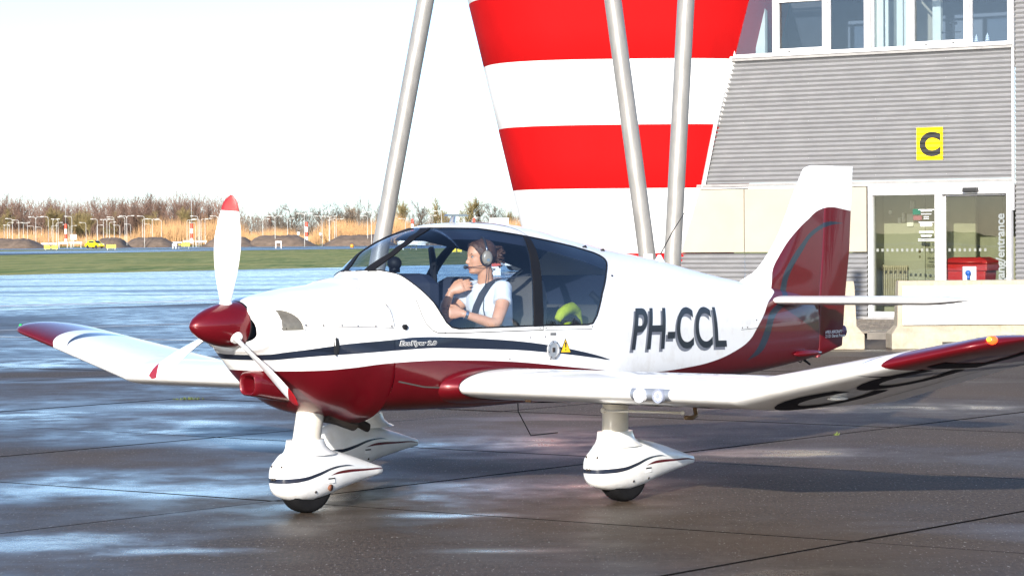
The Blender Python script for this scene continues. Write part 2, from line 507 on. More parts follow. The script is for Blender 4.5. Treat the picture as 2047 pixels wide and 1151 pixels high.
# left-hand wood: edge trees one by one, the body of the wood behind as one mass
wr = random.Random(11)
def wood_top(u):                # crown height of the wood along its length
    return 16.3 + .7 * math.sin(u * 9) + .5 * math.sin(u * 23 + 1) + (-1.0 if u < .2 else .6)
for k in range(54):
    u = (k + wr.random() * .8) / 54
    x = -182 + u * 92; D = 722 + wr.uniform(-16, 20)
    red = wr.random() < .7
    H = wood_top(u) * wr.uniform(.82, 1.0) if red else wr.uniform(8, 12)
    if red: put_tree('red', x, D, wr.uniform(6.5, 9), H, "bare reddish-brown tree in the wood edge behind the left lamp posts", "trees of the left-hand wood")
    else: put_tree('yel', x, D - 30, wr.uniform(5, 7), H, "lower yellow-green willow in front of the reddish wood at the left", "willows before the left-hand wood")
wood = MB()
for k in range(26000):
    u = wr.random(); x = -190 + u * 102; D = wr.uniform(745, 800); Ht = wood_top(u) * wr.uniform(.7, 1.03) * (1.04 if D > 770 else 1)
    z0 = wr.random() ** 1.25 * .93 * Ht; L = wr.uniform(1.2, 3.5) if z0 > 3 else 5
    a = wr.gauss(0, .45); b = wr.gauss(0, .3); w = wr.uniform(.04, .16) * (1.15 - .95 * min(1, z0 / Ht))
    p = Vector((x, D, z0)); q = p + Vector((math.sin(a) * L, math.sin(b) * L, math.cos(a) * L))
    if q.z > Ht: q.z = Ht
    wood.add([p + Vector((-w, 0, 0)), p + Vector((w, 0, 0)), q + Vector((w * .3, 0, 0)), q - Vector((w * .3, 0, 0))], [(0, 1, 2, 3)])
tag(wood.build("woodland", M_TWIG['red'], fix=False), "bare reddish-brown woodland seen as one mass at the left", "woodland", kind='stuff')
low = MB()
for k in range(15000):
    x = wr.uniform(-92, 16); D = wr.uniform(735, 790); Ht = 6.6 + 1.6 * math.sin(x * .21) + 1.1 * math.sin(x * .53 + 1)
    z0 = wr.random() ** 1.2 * .9 * Ht; L = wr.uniform(.9, 2.6); a = wr.gauss(0, .5); w = wr.uniform(.04, .13)
    p = Vector((x, D, z0)); q = p + Vector((math.sin(a) * L, 0, math.cos(a) * L))
    low.add([p + Vector((-w, 0, 0)), p + Vector((w, 0, 0)), q + Vector((w * .3, 0, 0)), q - Vector((w * .3, 0, 0))], [(0, 1, 2, 3)])
tag(low.build("undergrowth", M_TWIG['grey'], fix=False), "low grey-brown undergrowth below the separate bare trees in the middle", "undergrowth", kind='stuff')
TREE_NOTE = {'grey': "bare grey-brown round-crowned tree", 'red': "bare reddish tree", 'tan': "bare tan-coloured tree", 'yel': "bare yellowish tall-branched tree"}
TREES = [(-55.93, 700, 5.8, 13.13, 'grey'), (-60.25, 708, 4.4, 12.14, 'grey'), (-64.66, 716, 8.0, 13.19, 'grey'), (-69.91, 724, 5.8, 12.2, 'grey'), (-70.51, 700, 3.6, 11.2, 'red'), (-52.44, 708, 6.6, 13.1, 'grey'), (-49.15, 716, 5.1, 12.78, 'grey'), (-46.98, 724, 5.2, 12.76, 'tan'), (-41.64, 700, 3.2, 14.19, 'grey'), (-44.47, 708, 2.0, 15.66, 'grey'), (-34.08, 716, 5.8, 14.41, 'yel'), (-31.45, 724, 5.1, 14.83, 'yel'), (-27.05, 700, 5.8, 13.35, 'grey'), (-21.17, 708, 5.8, 14.61, 'yel'), (-14.69, 716, 7.3, 14.71, 'yel'), (-10.33, 724, 3.8, 12.19, 'tan'), (-5.61, 700, 6.6, 13.76, 'grey'), (-2.29, 708, 4.4, 10.97, 'yel'), (0.07, 716, 1.5, 11.82, 'grey'), (-38.99, 724, 4.4, 13.43, 'grey')]
LAMPS = [(-132.62, 627.8, 5.78, 'R'), (-126.51, 602.7, 6.24, 'R'), (-131.69, 629.9, 5.79, 'L'), (-115.47, 555.7, 6.8, 'L'), (-117.73, 574.0, 6.6, 'L'), (-120.93, 595.0, 6.15, 'D'), (-119.77, 594.2, 6.14, 'L'), (-127.27, 640, 5.54, 'L'), (-105.38, 532.1, 6.88, 'D'), (-125.27, 640, 5.25, 'L'), (-103.72, 537.9, 7.03, 'L'), (-122.13, 637.5, 5.62, 'R'), (-107.95, 565.4, 6.7, 'R'), (-113.99, 601.6, 6.14, 'R'), (-106.12, 562.2, 6.66, 'L'), (-114.32, 620.4, 5.74, 'L'), (-117.4, 640, 5.59, 'R'), (-97.53, 532.9, 6.99, 'L'), (-106.73, 602.4, 6.09, 'L'), (-97.21, 563.9, 6.61, 'L'), (-109.56, 634.7, 5.64, 'R'), (-93.96, 553.0, 6.5, 'R'), (-96.03, 570.1, 6.53, 'D'), (-100.01, 597.5, 6.13, 'R'), (-88.13, 532.8, 6.75, 'L'), (-101.87, 624.5, 5.53, 'L'), (-87.2, 541.8, 6.82, 'L'), (-83.38, 520.6, 6.89, 'D'), (-98.85, 623.5, 5.76, 'L'), (-86.97, 566.1, 6.55, 'R'), (-80.6, 527.4, 6.87, 'L'), (-94.14, 626.7, 5.74, 'L'), (-83.04, 555.3, 6.49, 'D'), (-83.62, 573.8, 6.4, 'L'), (-76.75, 568.1, 6.3, 'R'), (-76.81, 573.0, 6.4, 'R'), (-80.0, 608.1, 5.92, 'L'), (-67.55, 517.6, 6.68, 'L'), (-71.99, 554.2, 6.34, 'L'), (-71.81, 555.5, 6.35, 'R'), (-71.64, 561.4, 6.51, 'R'), (-64.01, 523.0, 6.7, 'D'), (-58.19, 562.0, 6.29, 'R'), (-51.27, 520.8, 6.59, 'D'), (-51.38, 551.1, 6.33, 'R'), (-42.27, 490.4, 6.8, 'D'), (-41.13, 521.6, 6.52, 'L'), (-40.01, 528.4, 6.51, 'D'), (-42.19, 555.3, 6.24, 'R'), (-42.6, 578.5, 6.05, 'L'), (-41.1, 562.9, 6.17, 'R'), (-31.44, 524.9, 6.58, 'L'), (-28.1, 481.7, 6.87, 'L'), (-24.82, 561.9, 6.15, 'L'), (-17.85, 520.7, 6.44, 'R'), (-13.69, 470, 6.84, 'L'), (-6.54, 546.0, 6.15, 'L')]
MASTS = [(-109.49, 590, 13.53, 5.67), (-78.58, 590, 13.79, 5.55), (-50.33, 590, 11.48, 5.7), (-24.34, 590, 10.91, 6.24), (-9.19, 590, 8.34, 6.37)]
MOUNDS = [(-117.38, -101.35, 526, 2.48), (-91.05, -82.5, 520, 2.52), (-87.59, -73.5, 534, 2.53), (-68.09, -54.55, 522, 2.54), (-59.96, -41.55, 524, 2.78), (-42.85, -24.21, 528, 2.71), (-26.38, -1.46, 532, 2.61)]
tcnt = {}
for k, (x, y, w, H, kind) in enumerate(sorted(TREES, key=lambda q: q[0] / q[1])):
    where = "left of the leaning steel pole" if x < -42.5 else "right of the leaning pole"
    tcnt[(kind, where)] = tcnt.get((kind, where), 0) + 1; where += ", %s such from the left" % nth(tcnt[(kind, where)])
    put_tree(kind, x, y, w * 1.15, H, TREE_NOTE[kind] + " " + where, "bare trees of the far row")
# the orange thicket of willow shoots in front of the trees
reed = MB()
for k in range(26000):
    x = wr.uniform(-185, 14); D = wr.uniform(615, 675)
    t = (x + 185) / 199
    Ht = (3.6 + 1.8 * math.sin(x * .13) + 1.2 * math.sin(x * .41 + 2)) * (.7 if t < .42 else 1.15) + 1.6
    if x < -110 and wr.random() < .45: continue
    h = Ht * wr.uniform(.55, 1.05); w = wr.uniform(.03, .075); a = wr.gauss(0, .12); c = wr.gauss(0, .1)
    z0 = wr.uniform(0, .35) * h
    reed.add([(x - w, D, z0), (x + w, D, z0), (x + math.sin(a) * h, D + c * h, h)], [(0, 1, 2)])
tag(reed.build("willow_thicket", M_REED, fix=False), "orange-brown thicket of bare willow shoots along the far edge of the airfield", "thicket", kind='stuff')

M_EARTH = simple("dark_earth", (.135, .098, .072), .95, var=.35, scale=.8, bmp=.6, bscale=3)
for k, (xa, xb, D, H) in enumerate(MOUNDS):
    nx, ny = 28, 8; vs = []
    for i in range(nx + 1):
        u = i / nx; e = min(1, min(u, 1 - u) * 3.2); e = e * e * (3 - 2 * e)
        for j in range(ny + 1):
            v = j / ny; h = H * e * math.sin(PI * v) ** .7 if 0 < v < 1 else 0
            vs.append((xa + (xb - xa) * u, D - 6 + 14 * v, -.06 + .88 * h * (1 + wr.uniform(-.08, .08))))
    fs = [(i * (ny + 1) + j, (i + 1) * (ny + 1) + j, (i + 1) * (ny + 1) + j + 1, i * (ny + 1) + j + 1) for i in range(nx) for j in range(ny)]
    tag(MB().add(vs, fs).build("earth_mound", M_EARTH, smooth=True), kind='structure')

M_LAMP = simple("lamp_post_paint", (.46, .455, .43), .45)
def lamp_proto(kind):
    b = MB(); H = 6.5
    b.tube([(0, 0, -.1), (0, 0, 1.2), (0, 0, H - .5)], [.07, .06, .042], n=8)
    hs_ = []
    for s in ([-1] if kind == 'L' else [1] if kind == 'R' else [-1, 1]):
        b.tube([(0, 0, H - .55), (s * .06, 0, H - .2), (s * .3, 0, H - .03), (s * 1.0, 0, H)], [.06, .06, .05, .045], n=6)
        hs_.append(MB().box((s * 1.25, 0, H + .01), (.62, .22, .12)))
    return b, hs_
LP = {}
for k_ in "LRD":
    b, hh = lamp_proto(k_); tmp = [b.build("post", M_LAMP, smooth=True)] + [q.build("lamp_head", M_LAMP) for q in hh]
    LP[k_] = [q.data for q in tmp]
    for q in tmp: bpy.data.objects.remove(q)
LN = {'L': "far white lamp post, one arm to the left", 'R': "far white lamp post, one arm to the right", 'D': "far white lamp post with two arms"}
cnt = {}
for x, y, H, k_ in sorted(LAMPS, key=lambda q: q[0] / q[1]):
    cnt[k_] = cnt.get(k_, 0) + 1
    t = empty("lamp_post", (x, y, 0), label=LN[k_] + ", %s such from the left" % nth(cnt[k_]), cat="lamp post", group="lamp posts along the far road")
    t.scale = (1.05, 1.05, H / 6.5)
    for nm, d in zip(("post", "lamp_head", "lamp_head"), LP[k_]): link(bpy.data.objects.new(nm, d), t)

M_REDW = simple("signal_red", (.55, .06, .03), .5)
M_WHT = simple("signal_white", (.75, .75, .74), .5)
M_GALV = simple("galvanised_grey", (.30, .31, .32), .45, metal=.3)
MN = ["farthest left, over the yellow car", "over the second lamp cluster, left of the propeller", "before the round grey trees right of the propeller", "just right of the leaning steel pole", "above the canopy roof, left of the tower"]
for k, (x, y, H, hb) in enumerate(MASTS):
    t = empty("mast", (x, y, 0), label="thin mast with banded foot, " + MN[k], cat="mast", group="masts with red and white feet")
    MB().tube([(0, 0, hb), (0, 0, H)], [.11, .06], n=6).build("pole", M_GALV, t, smooth=True)
    for q in range(4):
        MB().lathe([(.33, hb - 4.8 + q * 1.2 + .01), (.33, hb - 4.8 + q * 1.2 + 1.2)], n=10).build("band", M_WHT if q % 2 == 0 else M_REDW, t)

M_YEL = simple("sign_yellow", (.80, .60, .01), .45)
M_BLK = simple("black_print", (.015, .015, .015), .6)
M_BACK = simple("sign_back_grey", (.22, .23, .25), .6)
def print_text(txt, size, m, parent, name, place, bold=.0, align='CENTER', off=.0, **k):
    """place: function of (x, y) -> 3D point"""
    vs, fs = text_mesh(txt, size, bold=bold, align=align, **k)
    return MB().add([place(x, y) for x, y, z in vs], fs).build(name, m, parent, fix=False)
def taxi_sign(x0, x1, y, ztop, panels, label):
    w = x1 - x0; t = empty("taxiway_sign", ((x0 + x1) / 2, y, 0), label=label, cat="airfield sign")
    zb = max(ztop - .62, .05); n = sum(p[1] for p in panels); xx = -w / 2
    for txt, wt, bgm, fgm in panels:
        ww = w * wt / n
        MB().box((xx + ww / 2, 0, (ztop + zb) / 2), (ww - .02, .14, ztop - zb)).build("panel", bgm, t)
        cx, cz = xx + ww / 2, (ztop + zb) / 2 - .15
        if txt: print_text(txt, .42, fgm, t, "lettering", lambda a, b, cx=cx, cz=cz: (cx + a * 1.0, -.076, cz + b), bold=.012)
        xx += ww
    for s in (-1, 1): MB().box((s * w * .4, 0, zb / 2 - .03), (.06, .08, zb + .05)).build("leg", M_GALV, t)
    return t
taxi_sign(-81.77, -79.4, 420, .82, [("\u2190N2", 1, M_YEL, M_BLK), ("N", .35, M_BLK, M_YEL), ("N1\u2192", 1, M_YEL, M_BLK)], "yellow taxiway sign reading N2 N N1 with a black middle, left of the car")
taxi_sign(-67.5, -65.9, 400, .92, [("\u2190 N2", 1, M_YEL, M_BLK)], "single yellow taxiway sign reading N2, right of the yellow car")
taxi_sign(-61.2, -58.95, 440, 1.05, [("N", .45, M_BLK, M_YEL), ("", 1, M_YEL, M_BLK)], "taxiway sign with black N panel beside yellow panel, left of the propeller")
t = empty("sign_rear", (-61.9, 441, 0), label="grey back of a taxiway sign on white legs, left of the black N sign", cat="airfield sign")
MB().box((0, 0, .68), (.95, .12, .62)).build("panel", M_BACK, t)
for s in (-.3, .25): MB().box((s, -.08, .45), (.10, .06, .95)).build("leg", M_WHT, t)
taxi_sign(-6.75, -5.60, 270, .42, [("", 1, M_YEL, M_BLK), ("", .2, M_BLK, M_YEL), ("", 1, M_YEL, M_BLK)], "yellow taxiway sign seen through the cockpit ahead of the pilot's face")
t = empty("trestle", (-41.75, 430, 0), label="white trestle barrier on the grass just right of the propeller", cat="barrier")
MB().box((0, 0, 1.1), (1.15, .1, .28)).build("board", M_WHT, t)
for s in (-.48, .48): MB().box((s, 0, .5), (.13, .13, 1.0)).build("leg", M_WHT, t)
t = empty("marker", (-28.6, 430, 0), label="small orange marker on the grass left of the leaning pole", cat="marker")
MB().lathe([(.32, 0), (.30, .5), (.12, .62)], n=10).build("drum", simple("orange_plastic", (.7, .25, .02), .5), t, smooth=True)
for k, (xa, xb, zt) in enumerate([(-105.81, -102.21, 1.15), (-102.0, -99.7, 1.29), (-99.4, -96.58, 1.33), (-76.22, -74.1, 1.21), (-73.9, -71.4, 1.47), (-71.2, -68.57, 1.39)]):
    t = empty("guard_rail", ((xa + xb) / 2, 540, 0), label="grey guard rail section, %s of three before the %s gap in the mounds" % (("leftmost", "middle", "rightmost")[k % 3], "left" if k < 3 else "middle"), cat="guard rail", group="guard rails before the gaps in the mounds")
    MB().box((0, 0, zt - .2), (xb - xa, .12, .4)).build("rail", M_GALV, t)
    for s in (-.4, .4): MB().box((s * (xb - xa), .1, zt / 2 - .2), (.12, .1, zt - .2)).build("post", M_GALV, t)
for (xa, xb, za, zb), w in zip([(-110.19, -108.69, 3.1, 1.85), (-53.56, -52.94, 3.29, 2.66), (-48.06, -47.44, 3.12, 2.5)], ("beside the leftmost red and white mast", "on the mound left of the double lamp post", "right of the sapling in the mound gap")):
    t = empty("notice_board", ((xa + xb) / 2, 600, 0), label="white notice board " + w, cat="board")
    MB().box((0, 0, (za + zb) / 2), (xb - xa, .08, za - zb)).build("panel", M_WHT, t)
    MB().box((0, .08, zb / 2), (.1, .08, zb)).build("post", M_GALV, t)
t = empty("site_cabin", (-2.2, 430, 0), label="white flat-roofed cabin seen just above the canopy roof", cat="cabin")
MB().box((0, 0, 2.5), (3.4, 2.5, 5.0)).build("wall", M_WHT, t); MB().box((0, 0, 5.05), (3.6, 2.7, .12)).build("roof", M_GALV, t)

# yellow airport car
def car():
    t = empty("car", (-86.8, 500, 0), R(-38), label="small yellow airport car with roof beacon on the far taxiway", cat="car")
    M_C = simple("car_yellow", (.80, .62, .0), .25, coat=.6); M_G = simple("car_glass", (.02, .03, .04), .08)
    prof = [(-2.1, .32), (-2.12, .75), (-1.95, 1.02), (-1.55, 1.12), (-1.05, 1.52), (-.3, 1.62), (.55, 1.55), (1.15, 1.08), (1.85, .95), (2.1, .72), (2.12, .35), (1.72, .3), (1.62, .56), (1.3, .66), (1.0, .56), (.9, .28), (-.9, .28), (-1.0, .56), (-1.3, .66), (-1.6, .56), (-1.7, .3)]
    MB().prism(prof, -.86, .86).build("body", M_C, t, bevel=.06)
    for s in (-1, 1):
        MB().prism([(-1.0, 1.1), (-.85, 1.42), (-.25, 1.5), (.5, 1.45), (.95, 1.1)], s * .862, s * .872).build("side_window", M_G, t)
    MB().add([(1.17, -.68, 1.1), (1.17, .68, 1.1), (.6, .6, 1.55), (.6, -.6, 1.55)], [(0, 1, 2, 3)]).build("windscreen", M_G, t)
    for x in (-1.3, 1.3):
        for s in (-1, 1):
            w = MB().lathe([(.18, -.1), (.33, -.1), (.35, 0), (.33, .1), (.18, .1)], (x, s * .78, .34), 'Y', 18).build("wheel", simple("tyre", (.02, .02, .02), .8), t, smooth=True)
    for s in (-.55, .55): MB().box((2.06, s, .78), (.12, .34, .14)).build("headlight", M_WHT, t)
    MB().box((-.1, 0, 1.7), (.25, .9, .14)).build("beacon_bar", simple("beacon_orange", (.8, .25, .02), .3), t)
car()
# small parked aeroplane and van that show through the cockpit
t = empty("parked_aeroplane", (-13.2, 330, 0), R(20), label="small white and red aeroplane parked far off, seen through the windshield", cat="aeroplane")
MB().loft([[(x, r_ * math.cos(k * PI / 5), zc + r_ * math.sin(k * PI / 5)) for k in range(10)] for x, r_, zc in [(-2.6, .1, 1.0), (-2.2, .4, 1.0), (-.6, .6, 1.1), (.8, .55, 1.15), (3.2, .12, 1.3)]]).build("fuselage", M_WHT, t, smooth=True)
MB().box((-.6, 0, .75), (1.4, 8.4, .14)).build("wing", M_WHT, t); MB().box((3.1, 0, 1.4), (.7, 2.8, .08)).build("tailplane", M_WHT, t)
MB().prism([(2.4, 1.3), (3.2, 2.3), (3.6, 2.3), (3.5, 1.3)], -.05, .05).build("fin", M_REDW, t)
for p in ((-1.8, 0), (-.3, 1.2), (-.3, -1.2)): MB().tube([(p[0], p[1], .05), (p[0], p[1], .8)], .08, n=6).build("leg", M_WHT, t)
t = empty("van", (.62, 120, 0), R(8), label="white van with a blue panel, seen through the cockpit behind the pilot's head", cat="van")
MB().prism([(-1.1, .25), (-1.1, .95), (-.75, 1.05), (-.35, 1.55), (2.6, 1.6), (2.65, .25)], -.9, .9).build("body", M_WHT, t, bevel=.05)
MB().box((.8, -.906, .75), (1.1, .012, .4)).build("side_panel", simple("blue_print", (.02, .04, .22), .4), t)
for x in (-.5, 2.0):
    for s in (-.8, .8): MB().lathe([(.1, -.09), (.3, -.09), (.3, .09), (.1, .09)], (x, s, .3), 'Y', 14).build("wheel", M_BLK, t)
t = empty("plastic_barrier", (-.69, 105, 0), label="red and white plastic barrier seen through the cockpit under the headset", cat="barrier")
for q in range(3): MB().box((0, 0, .2 + q * .4), (.40, .3, .39)).build("block", (M_WHT, M_REDW)[q % 2], t)

# the wood beyond the right-hand edge, which the aeroplane's windows mirror
for k in range(26):
    put_tree('red' if k % 3 else 'grey', 130 + wr.uniform(-10, 25), -60 + k * 8 + wr.uniform(-3, 3), wr.uniform(9, 12), wr.uniform(11, 15), "bare tree in the row mirrored in the aeroplane's rear window", "trees mirrored in the cockpit glass")
b, h = lamp_proto('L'); t = empty("lamp_post", (46, 20.5, 0), R(100), label="lamp post mirrored in the aeroplane's rear window", cat="lamp post")
t.scale = (1.3, 1.3, 1.0)
b.build("post", M_LAMP, t, smooth=True); h[0].build("lamp_head", M_LAMP, t)

# ================================================================== CONTROL TOWER BASE, TERMINAL, POLES
def tower_ring(r, z, n=96, e=3.0, cx=2.43, cy=48.9, rot=R(-4)):
    out = []
    for k in range(n):
        a = 2 * PI * k / n; ca, sa = math.cos(a), math.sin(a)
        q = (abs(ca) ** e + abs(sa) ** e) ** (-1 / e) * r
        x, y = q * ca, q * sa
        out.append((cx + x * math.cos(rot) - y * math.sin(rot), cy + x * math.sin(rot) + y * math.cos(rot), z))
    return out
def mat_render(name, c, rough=.75):
    m, nt, nd, lk, b = nodes(name)
    p = pos(nt); a = noise(nt, 1.6, 6, .65, scaled(nt, p, (1, 1, .35))); f = noise(nt, 45, 4, .6, p)
    lk.new(mixc(nt, maprange(nt, a, .35, .7, 0, 1), tuple(x * .86 for x in c), c), b.inputs["Base Color"])
    b.inputs["Roughness"].default_value = rough; b.inputs["Specular IOR Level"].default_value = .12
    bump(nt, b, f, .25, .01)
    return m
M_TRED = mat_render("tower_red", (.40, .003, .004)); M_TWHT = mat_render("tower_white", (.80, .79, .77))
tower = empty("control_tower", (2.43, 48.9, 0), label="flaring tower base with broad red and white horizontal bands behind the aeroplane", cat="tower")
zb = [0, .1, 1.35, 2.61, 3.83, 5.07, 6.32, 7.55, 8.8]
bandm = [M_TWHT, M_TRED, M_TWHT, M_TRED, M_TWHT, M_TRED, M_TWHT, M_TRED]
for k in range(8):
    r0, r1 = [2.38 + (z - 2.64) * .228 for z in (zb[k], zb[k + 1])]
    o = MB().loft([[(x - 2.43, y - 48.9, z) for x, y, z in tower_ring(r, z)] for r, z in ((r0 - .003, zb[k]), (r0, zb[k] + .004), ((r0 + r1) / 2, (zb[k] + zb[k + 1]) / 2), (r1 + .002, zb[k + 1]))], cap=(k in (0, 7))).build("band", bandm[k], tower, smooth=True, angle=40)

def mat_steel(name):
    m, nt, nd, lk, b = nodes(name)
    p = objco(nt); a = noise(nt, 3, 6, .7, scaled(nt, p, (4, 4, 1)))
    lk.new(mixc(nt, maprange(nt, a, .4, .75, 0, 1), (.23, .22, .205), (.30, .29, .275)), b.inputs["Base Color"])
    lk.new(maprange(nt, a, .3, .7, .3, .5), b.inputs["Roughness"]); b.inputs["Metallic"].default_value = .25
    return m
M_STEEL = mat_steel("painted_steel_tube")
POLES = [((-1.945, 30, 0), (-.755, 30, 6.16), "single thick steel pole leaning right, beside the windshield"),
         ((1.880, 30, 0), (1.088, 30, 6.16), "left-leaning steel pole of the V pair in front of the tower"),
         ((1.925, 30, 0), (2.288, 30, 6.16), "right-leaning steel pole of the V pair, nearer the building")]
for a, b, lab in POLES:
    t = empty("steel_pole", a, label=lab, cat="pole", group="slanting steel poles")
    v = Vector(b) - Vector(a)
    MB().tube([(0, 0, -.05), v * .5, v], .107, n=32).build("tube", M_STEEL, t, smooth=True, angle=50)
    MB().lathe([(.20, 0), (.20, .03), (.12, .05)], n=20).build("base_plate", M_GALV, t)
MB_ = MB().prism([(-.03, .5), (.12, .5), (-.02, 1.16), (-.06, 1.16)], -.02, .02)
pl = MB_.build("gusset", M_STEEL, t)

FO = (6.679, 44.7505, 0.0)
term = empty("terminal_building", FO, R(-32), label="grey corrugated airport terminal with window band and glass entrance marked C", cat="building")
def mat_clad():
    m, nt, nd, lk, b = nodes("corrugated_metal")
    p = objco(nt); a = noise(nt, 2.2, 5, .65, scaled(nt, p, (1, 1, 2)))
    lk.new(mixc(nt, maprange(nt, a, .35, .7, 0, 1), (.245, .245, .25), (.285, .285, .29)), b.inputs["Base Color"])
    b.inputs["Metallic"].default_value = .35
    lk.new(maprange(nt, a, .3, .7, .36, .44), b.inputs["Roughness"])
    return m
M_CLAD = mat_clad()
PER = .088
def cladding(s0, s1, z0, z1, n0=0.0):
    """one corrugated sheet with horizontal waves"""
    nr = max(4, int((z1 - z0) / PER * 8)); vs = []
    for i in range(nr + 1):
        z = z0 + (z1 - z0) * i / nr
        th_ = 2 * PI * z / PER; y = n0 - .030 * math.sin(th_ - .55 * math.sin(th_))
        vs += [(s0, y, z), (s1, y, z)]
    fs = [(2 * i, 2 * i + 1, 2 * i + 3, 2 * i + 2) for i in range(nr)]
    return MB().add(vs, fs).build("cladding_panel", M_CLAD, term, smooth=True, fix=False)
JO = [-4.6, -2.633, -1.267, .098, 1.487, 2.813, 4.2, 6.2]
for k in range(5): cladding(JO[k] - .008, JO[k + 1] + .008, 2.68, 5.015, .003 * (k % 2))
for k in (5, 6): cladding(JO[k] + .003 + .012 * (k == 5), JO[k + 1] - .003, .16, 7.0, .002 * (k % 2))
cladding(-4.6, -2.60, .16, 1.335); cladding(-2.594, -1.27, .16, 1.335, .002); cladding(-1.264, -.055, .16, 1.335)
M_CREAM = simple("cream_panel", (.355, .32, .25), .5, var=.05, scale=1.5)
for a, b in ((-4.6, -2.6), (-2.59, -1.3), (-1.29, -.06)):
    MB().box(((a + b) / 2, 0, 1.965), (b - a - .008, .05, 1.21)).build("cream_panel", M_CREAM, term, bevel=.004)
M_ALU = simple("white_aluminium", (.62, .62, .63), .35, var=.06, coat=.2)
M_TRIM = simple("grey_trim", (.30, .29, .28), .5, metal=.3)
M_RIV = simple("rivet_steel", (.55, .55, .56), .35, metal=.6)
rv = MB()
for s in JO[1:6]:
    for q in range(7): rv.sphere((s + .03, -.022, 2.78 + q * .352), .007, 6, 4)
tag(rv.build("rivet", M_RIV, term, smooth=True), kind='stuff')
# trims: under the windows, over the entrance band, foot
MB().box((-.9, -.03, 5.045), (7.42, .10, .05)).build("sill", M_TRIM, term)
MB().box((-.9, -.045, 5.090), (7.42, .13, .035)).build("sill_cap", M_ALU, term)
MB().box((-.9, -.035, 2.645), (7.40, .10, .05)).build("drip_edge", M_TRIM, term)
MB().box((-.9, -.02, 2.600), (7.40, .06, .03)).build("drip_edge", M_ALU, term)
MB().box((2.80, -.03, 4.55), (.03, .07, 4.9)).build("corner_trim", M_ALU, term)
MB().box((-2.33, .0, .135), (4.6, .06, .045)).build("foot_trim", M_TRIM, term)
MB().tube([(-2.855, -.075, 5.06), (-3.13, -.085, 4.0), (-3.47, -.045, 2.62)], .045, n=4).build("edge_trim", M_ALU, term)
# window band ------------------------------------------------------
M_WGLASS = glass("office_glass", (.76, .82, .88), 0, .08)
def frame(s0, s1, z0, z1, w, n=-.03, d=.09, m=None, name="window_frame", parent=None, bars="LRTB"):
    o = MB(); m = m or M_ALU
    if "B" in bars: o.box(((s0 + s1) / 2, n, z0 + w / 2), (s1 - s0 - 2 * w, d, w))
    if "T" in bars: o.box(((s0 + s1) / 2, n, z1 - w / 2), (s1 - s0 - 2 * w, d, w))
    if "L" in bars: o.box((s0 + w / 2, n, (z0 + z1) / 2), (w, d, z1 - z0))
    if "R" in bars: o.box((s1 - w / 2, n, (z0 + z1) / 2), (w, d, z1 - z0))
    return o.build(name, m, parent or term, bevel=.006)
WZ0, WZ1 = 5.108, 7.0
win = []
for s0, s1, z0, op in ((-2.80, -1.93, 5.15, 0), (-1.92, -.815, 5.108, 1), (-.805, -.05, 5.15, 0), (.075, .805, 5.15, 0), (.815, 1.985, 5.108, 1), (1.995, 2.735, 5.15, 0)):
    ztop = 6.18 if op and s0 < 0 else (6.3 if op else WZ1)
    f = frame(s0, s1, WZ0 + .002, ztop, .10 if op else .035, -.05 if op else -.02, .08 if op else .06, name="window")
    MB().box(((s0 + s1) / 2, -.01, (WZ0 + ztop) / 2), (s1 - s0 - .04, .008, ztop - WZ0 - .04)).build("pane", M_WGLASS, f)
    if op:
        for q in (.3, .75): MB().box((s0 + (s1 - s0) * q, -.094, WZ0 + .045), (.05, .012, .02)).build("drain_cap", M_BLK, f)
    if op: frame(s0, s1, ztop + .02, WZ1, .035, -.02, .06, name="window")
MB().box((.012, -.04, 6.05), (.08, .1, 1.9)).build("mullion", M_ALU, term)
MB().box((2.768, -.04, 6.05), (.06, .1, 1.9)).build("mullion", M_ALU, term)
MB().tube([(-2.87, -.03, 5.10), (-2.70, -.03, 6.20), (-2.57, -.03, 7.0)], .032, n=4).build("slanted_mullion", M_ALU, term)
# rooms behind the windows
M_ROOM = simple("room_wall_blue_grey", (.07, .088, .115), .8, var=.05); M_RCREAM = simple("room_cream", (.78, .74, .58), .7, var=.05)
M_RDARK = simple("room_dark", (.02, .02, .022), .8)
MB().box((.0, 3.2, 6.0), (6.6, .1, 2.2)).build("room_wall", M_ROOM, term)
MB().box((.0, 1.65, 5.0), (6.6, 3.0, .08)).build("room_floor", M_RDARK, term)
MB().box((.0, 1.65, 7.05), (6.6, 3.0, .08)).build("room_ceiling", M_ROOM, term)
for s in (-3.2, 3.0): MB().box((s, 1.65, 6.0), (.08, 3.0, 2.0)).build("room_wall", M_ROOM, term)
MB().box((0.02, 1.65, 6.0), (.06, 3.0, 2.0)).build("room_partition", M_RCREAM, term)
MB().prism([(-2.94, 5.05), (-2.82, 5.05), (-2.50, 7), (-2.62, 7)], .35, .45).build("slanted_strut", M_RCREAM, term)
MB().box((-2.46, .5, 6.0), (.20, .1, 1.95)).build("column", M_RCREAM, term)
MB().box((-2.62, .42, 6.0), (.03, .05, 1.95)).build("column", M_RCREAM, term)
MB().prism([(-1.57, 5.05), (-1.14, 5.05), (-1.14, 6.9), (-2.10, 6.9)], .6, .8).build("slanted_strut", M_RDARK, term)
for s, w in ((.10, .14), (.24, .06), (.50, .12), (.63, .08)):
    MB().box((s, .28, 6.0), (w, .04, 1.9)).build("blind", M_RCREAM, term)
MB().box((1.03, .8, 6.0), (.16, .1, 1.95)).build("column", M_RCREAM, term)
o = MB().tube([(1.46, .5, 5.05), (1.46, .5, 5.62)], .025, n=8)
for z in (5.25, 5.40): o.tube([(1.27, .5, z), (1.60, .5, z)], .010, n=6).sphere((1.25, .5, z), .022, 8, 6)
for s in (-.05, .05): o.sphere((1.46 + s, .5, 5.56), .03, 8, 6)
tag(o.build("coat_stand", M_RDARK, smooth=True), "dark coat stand inside the right-hand office window", "coat stand")
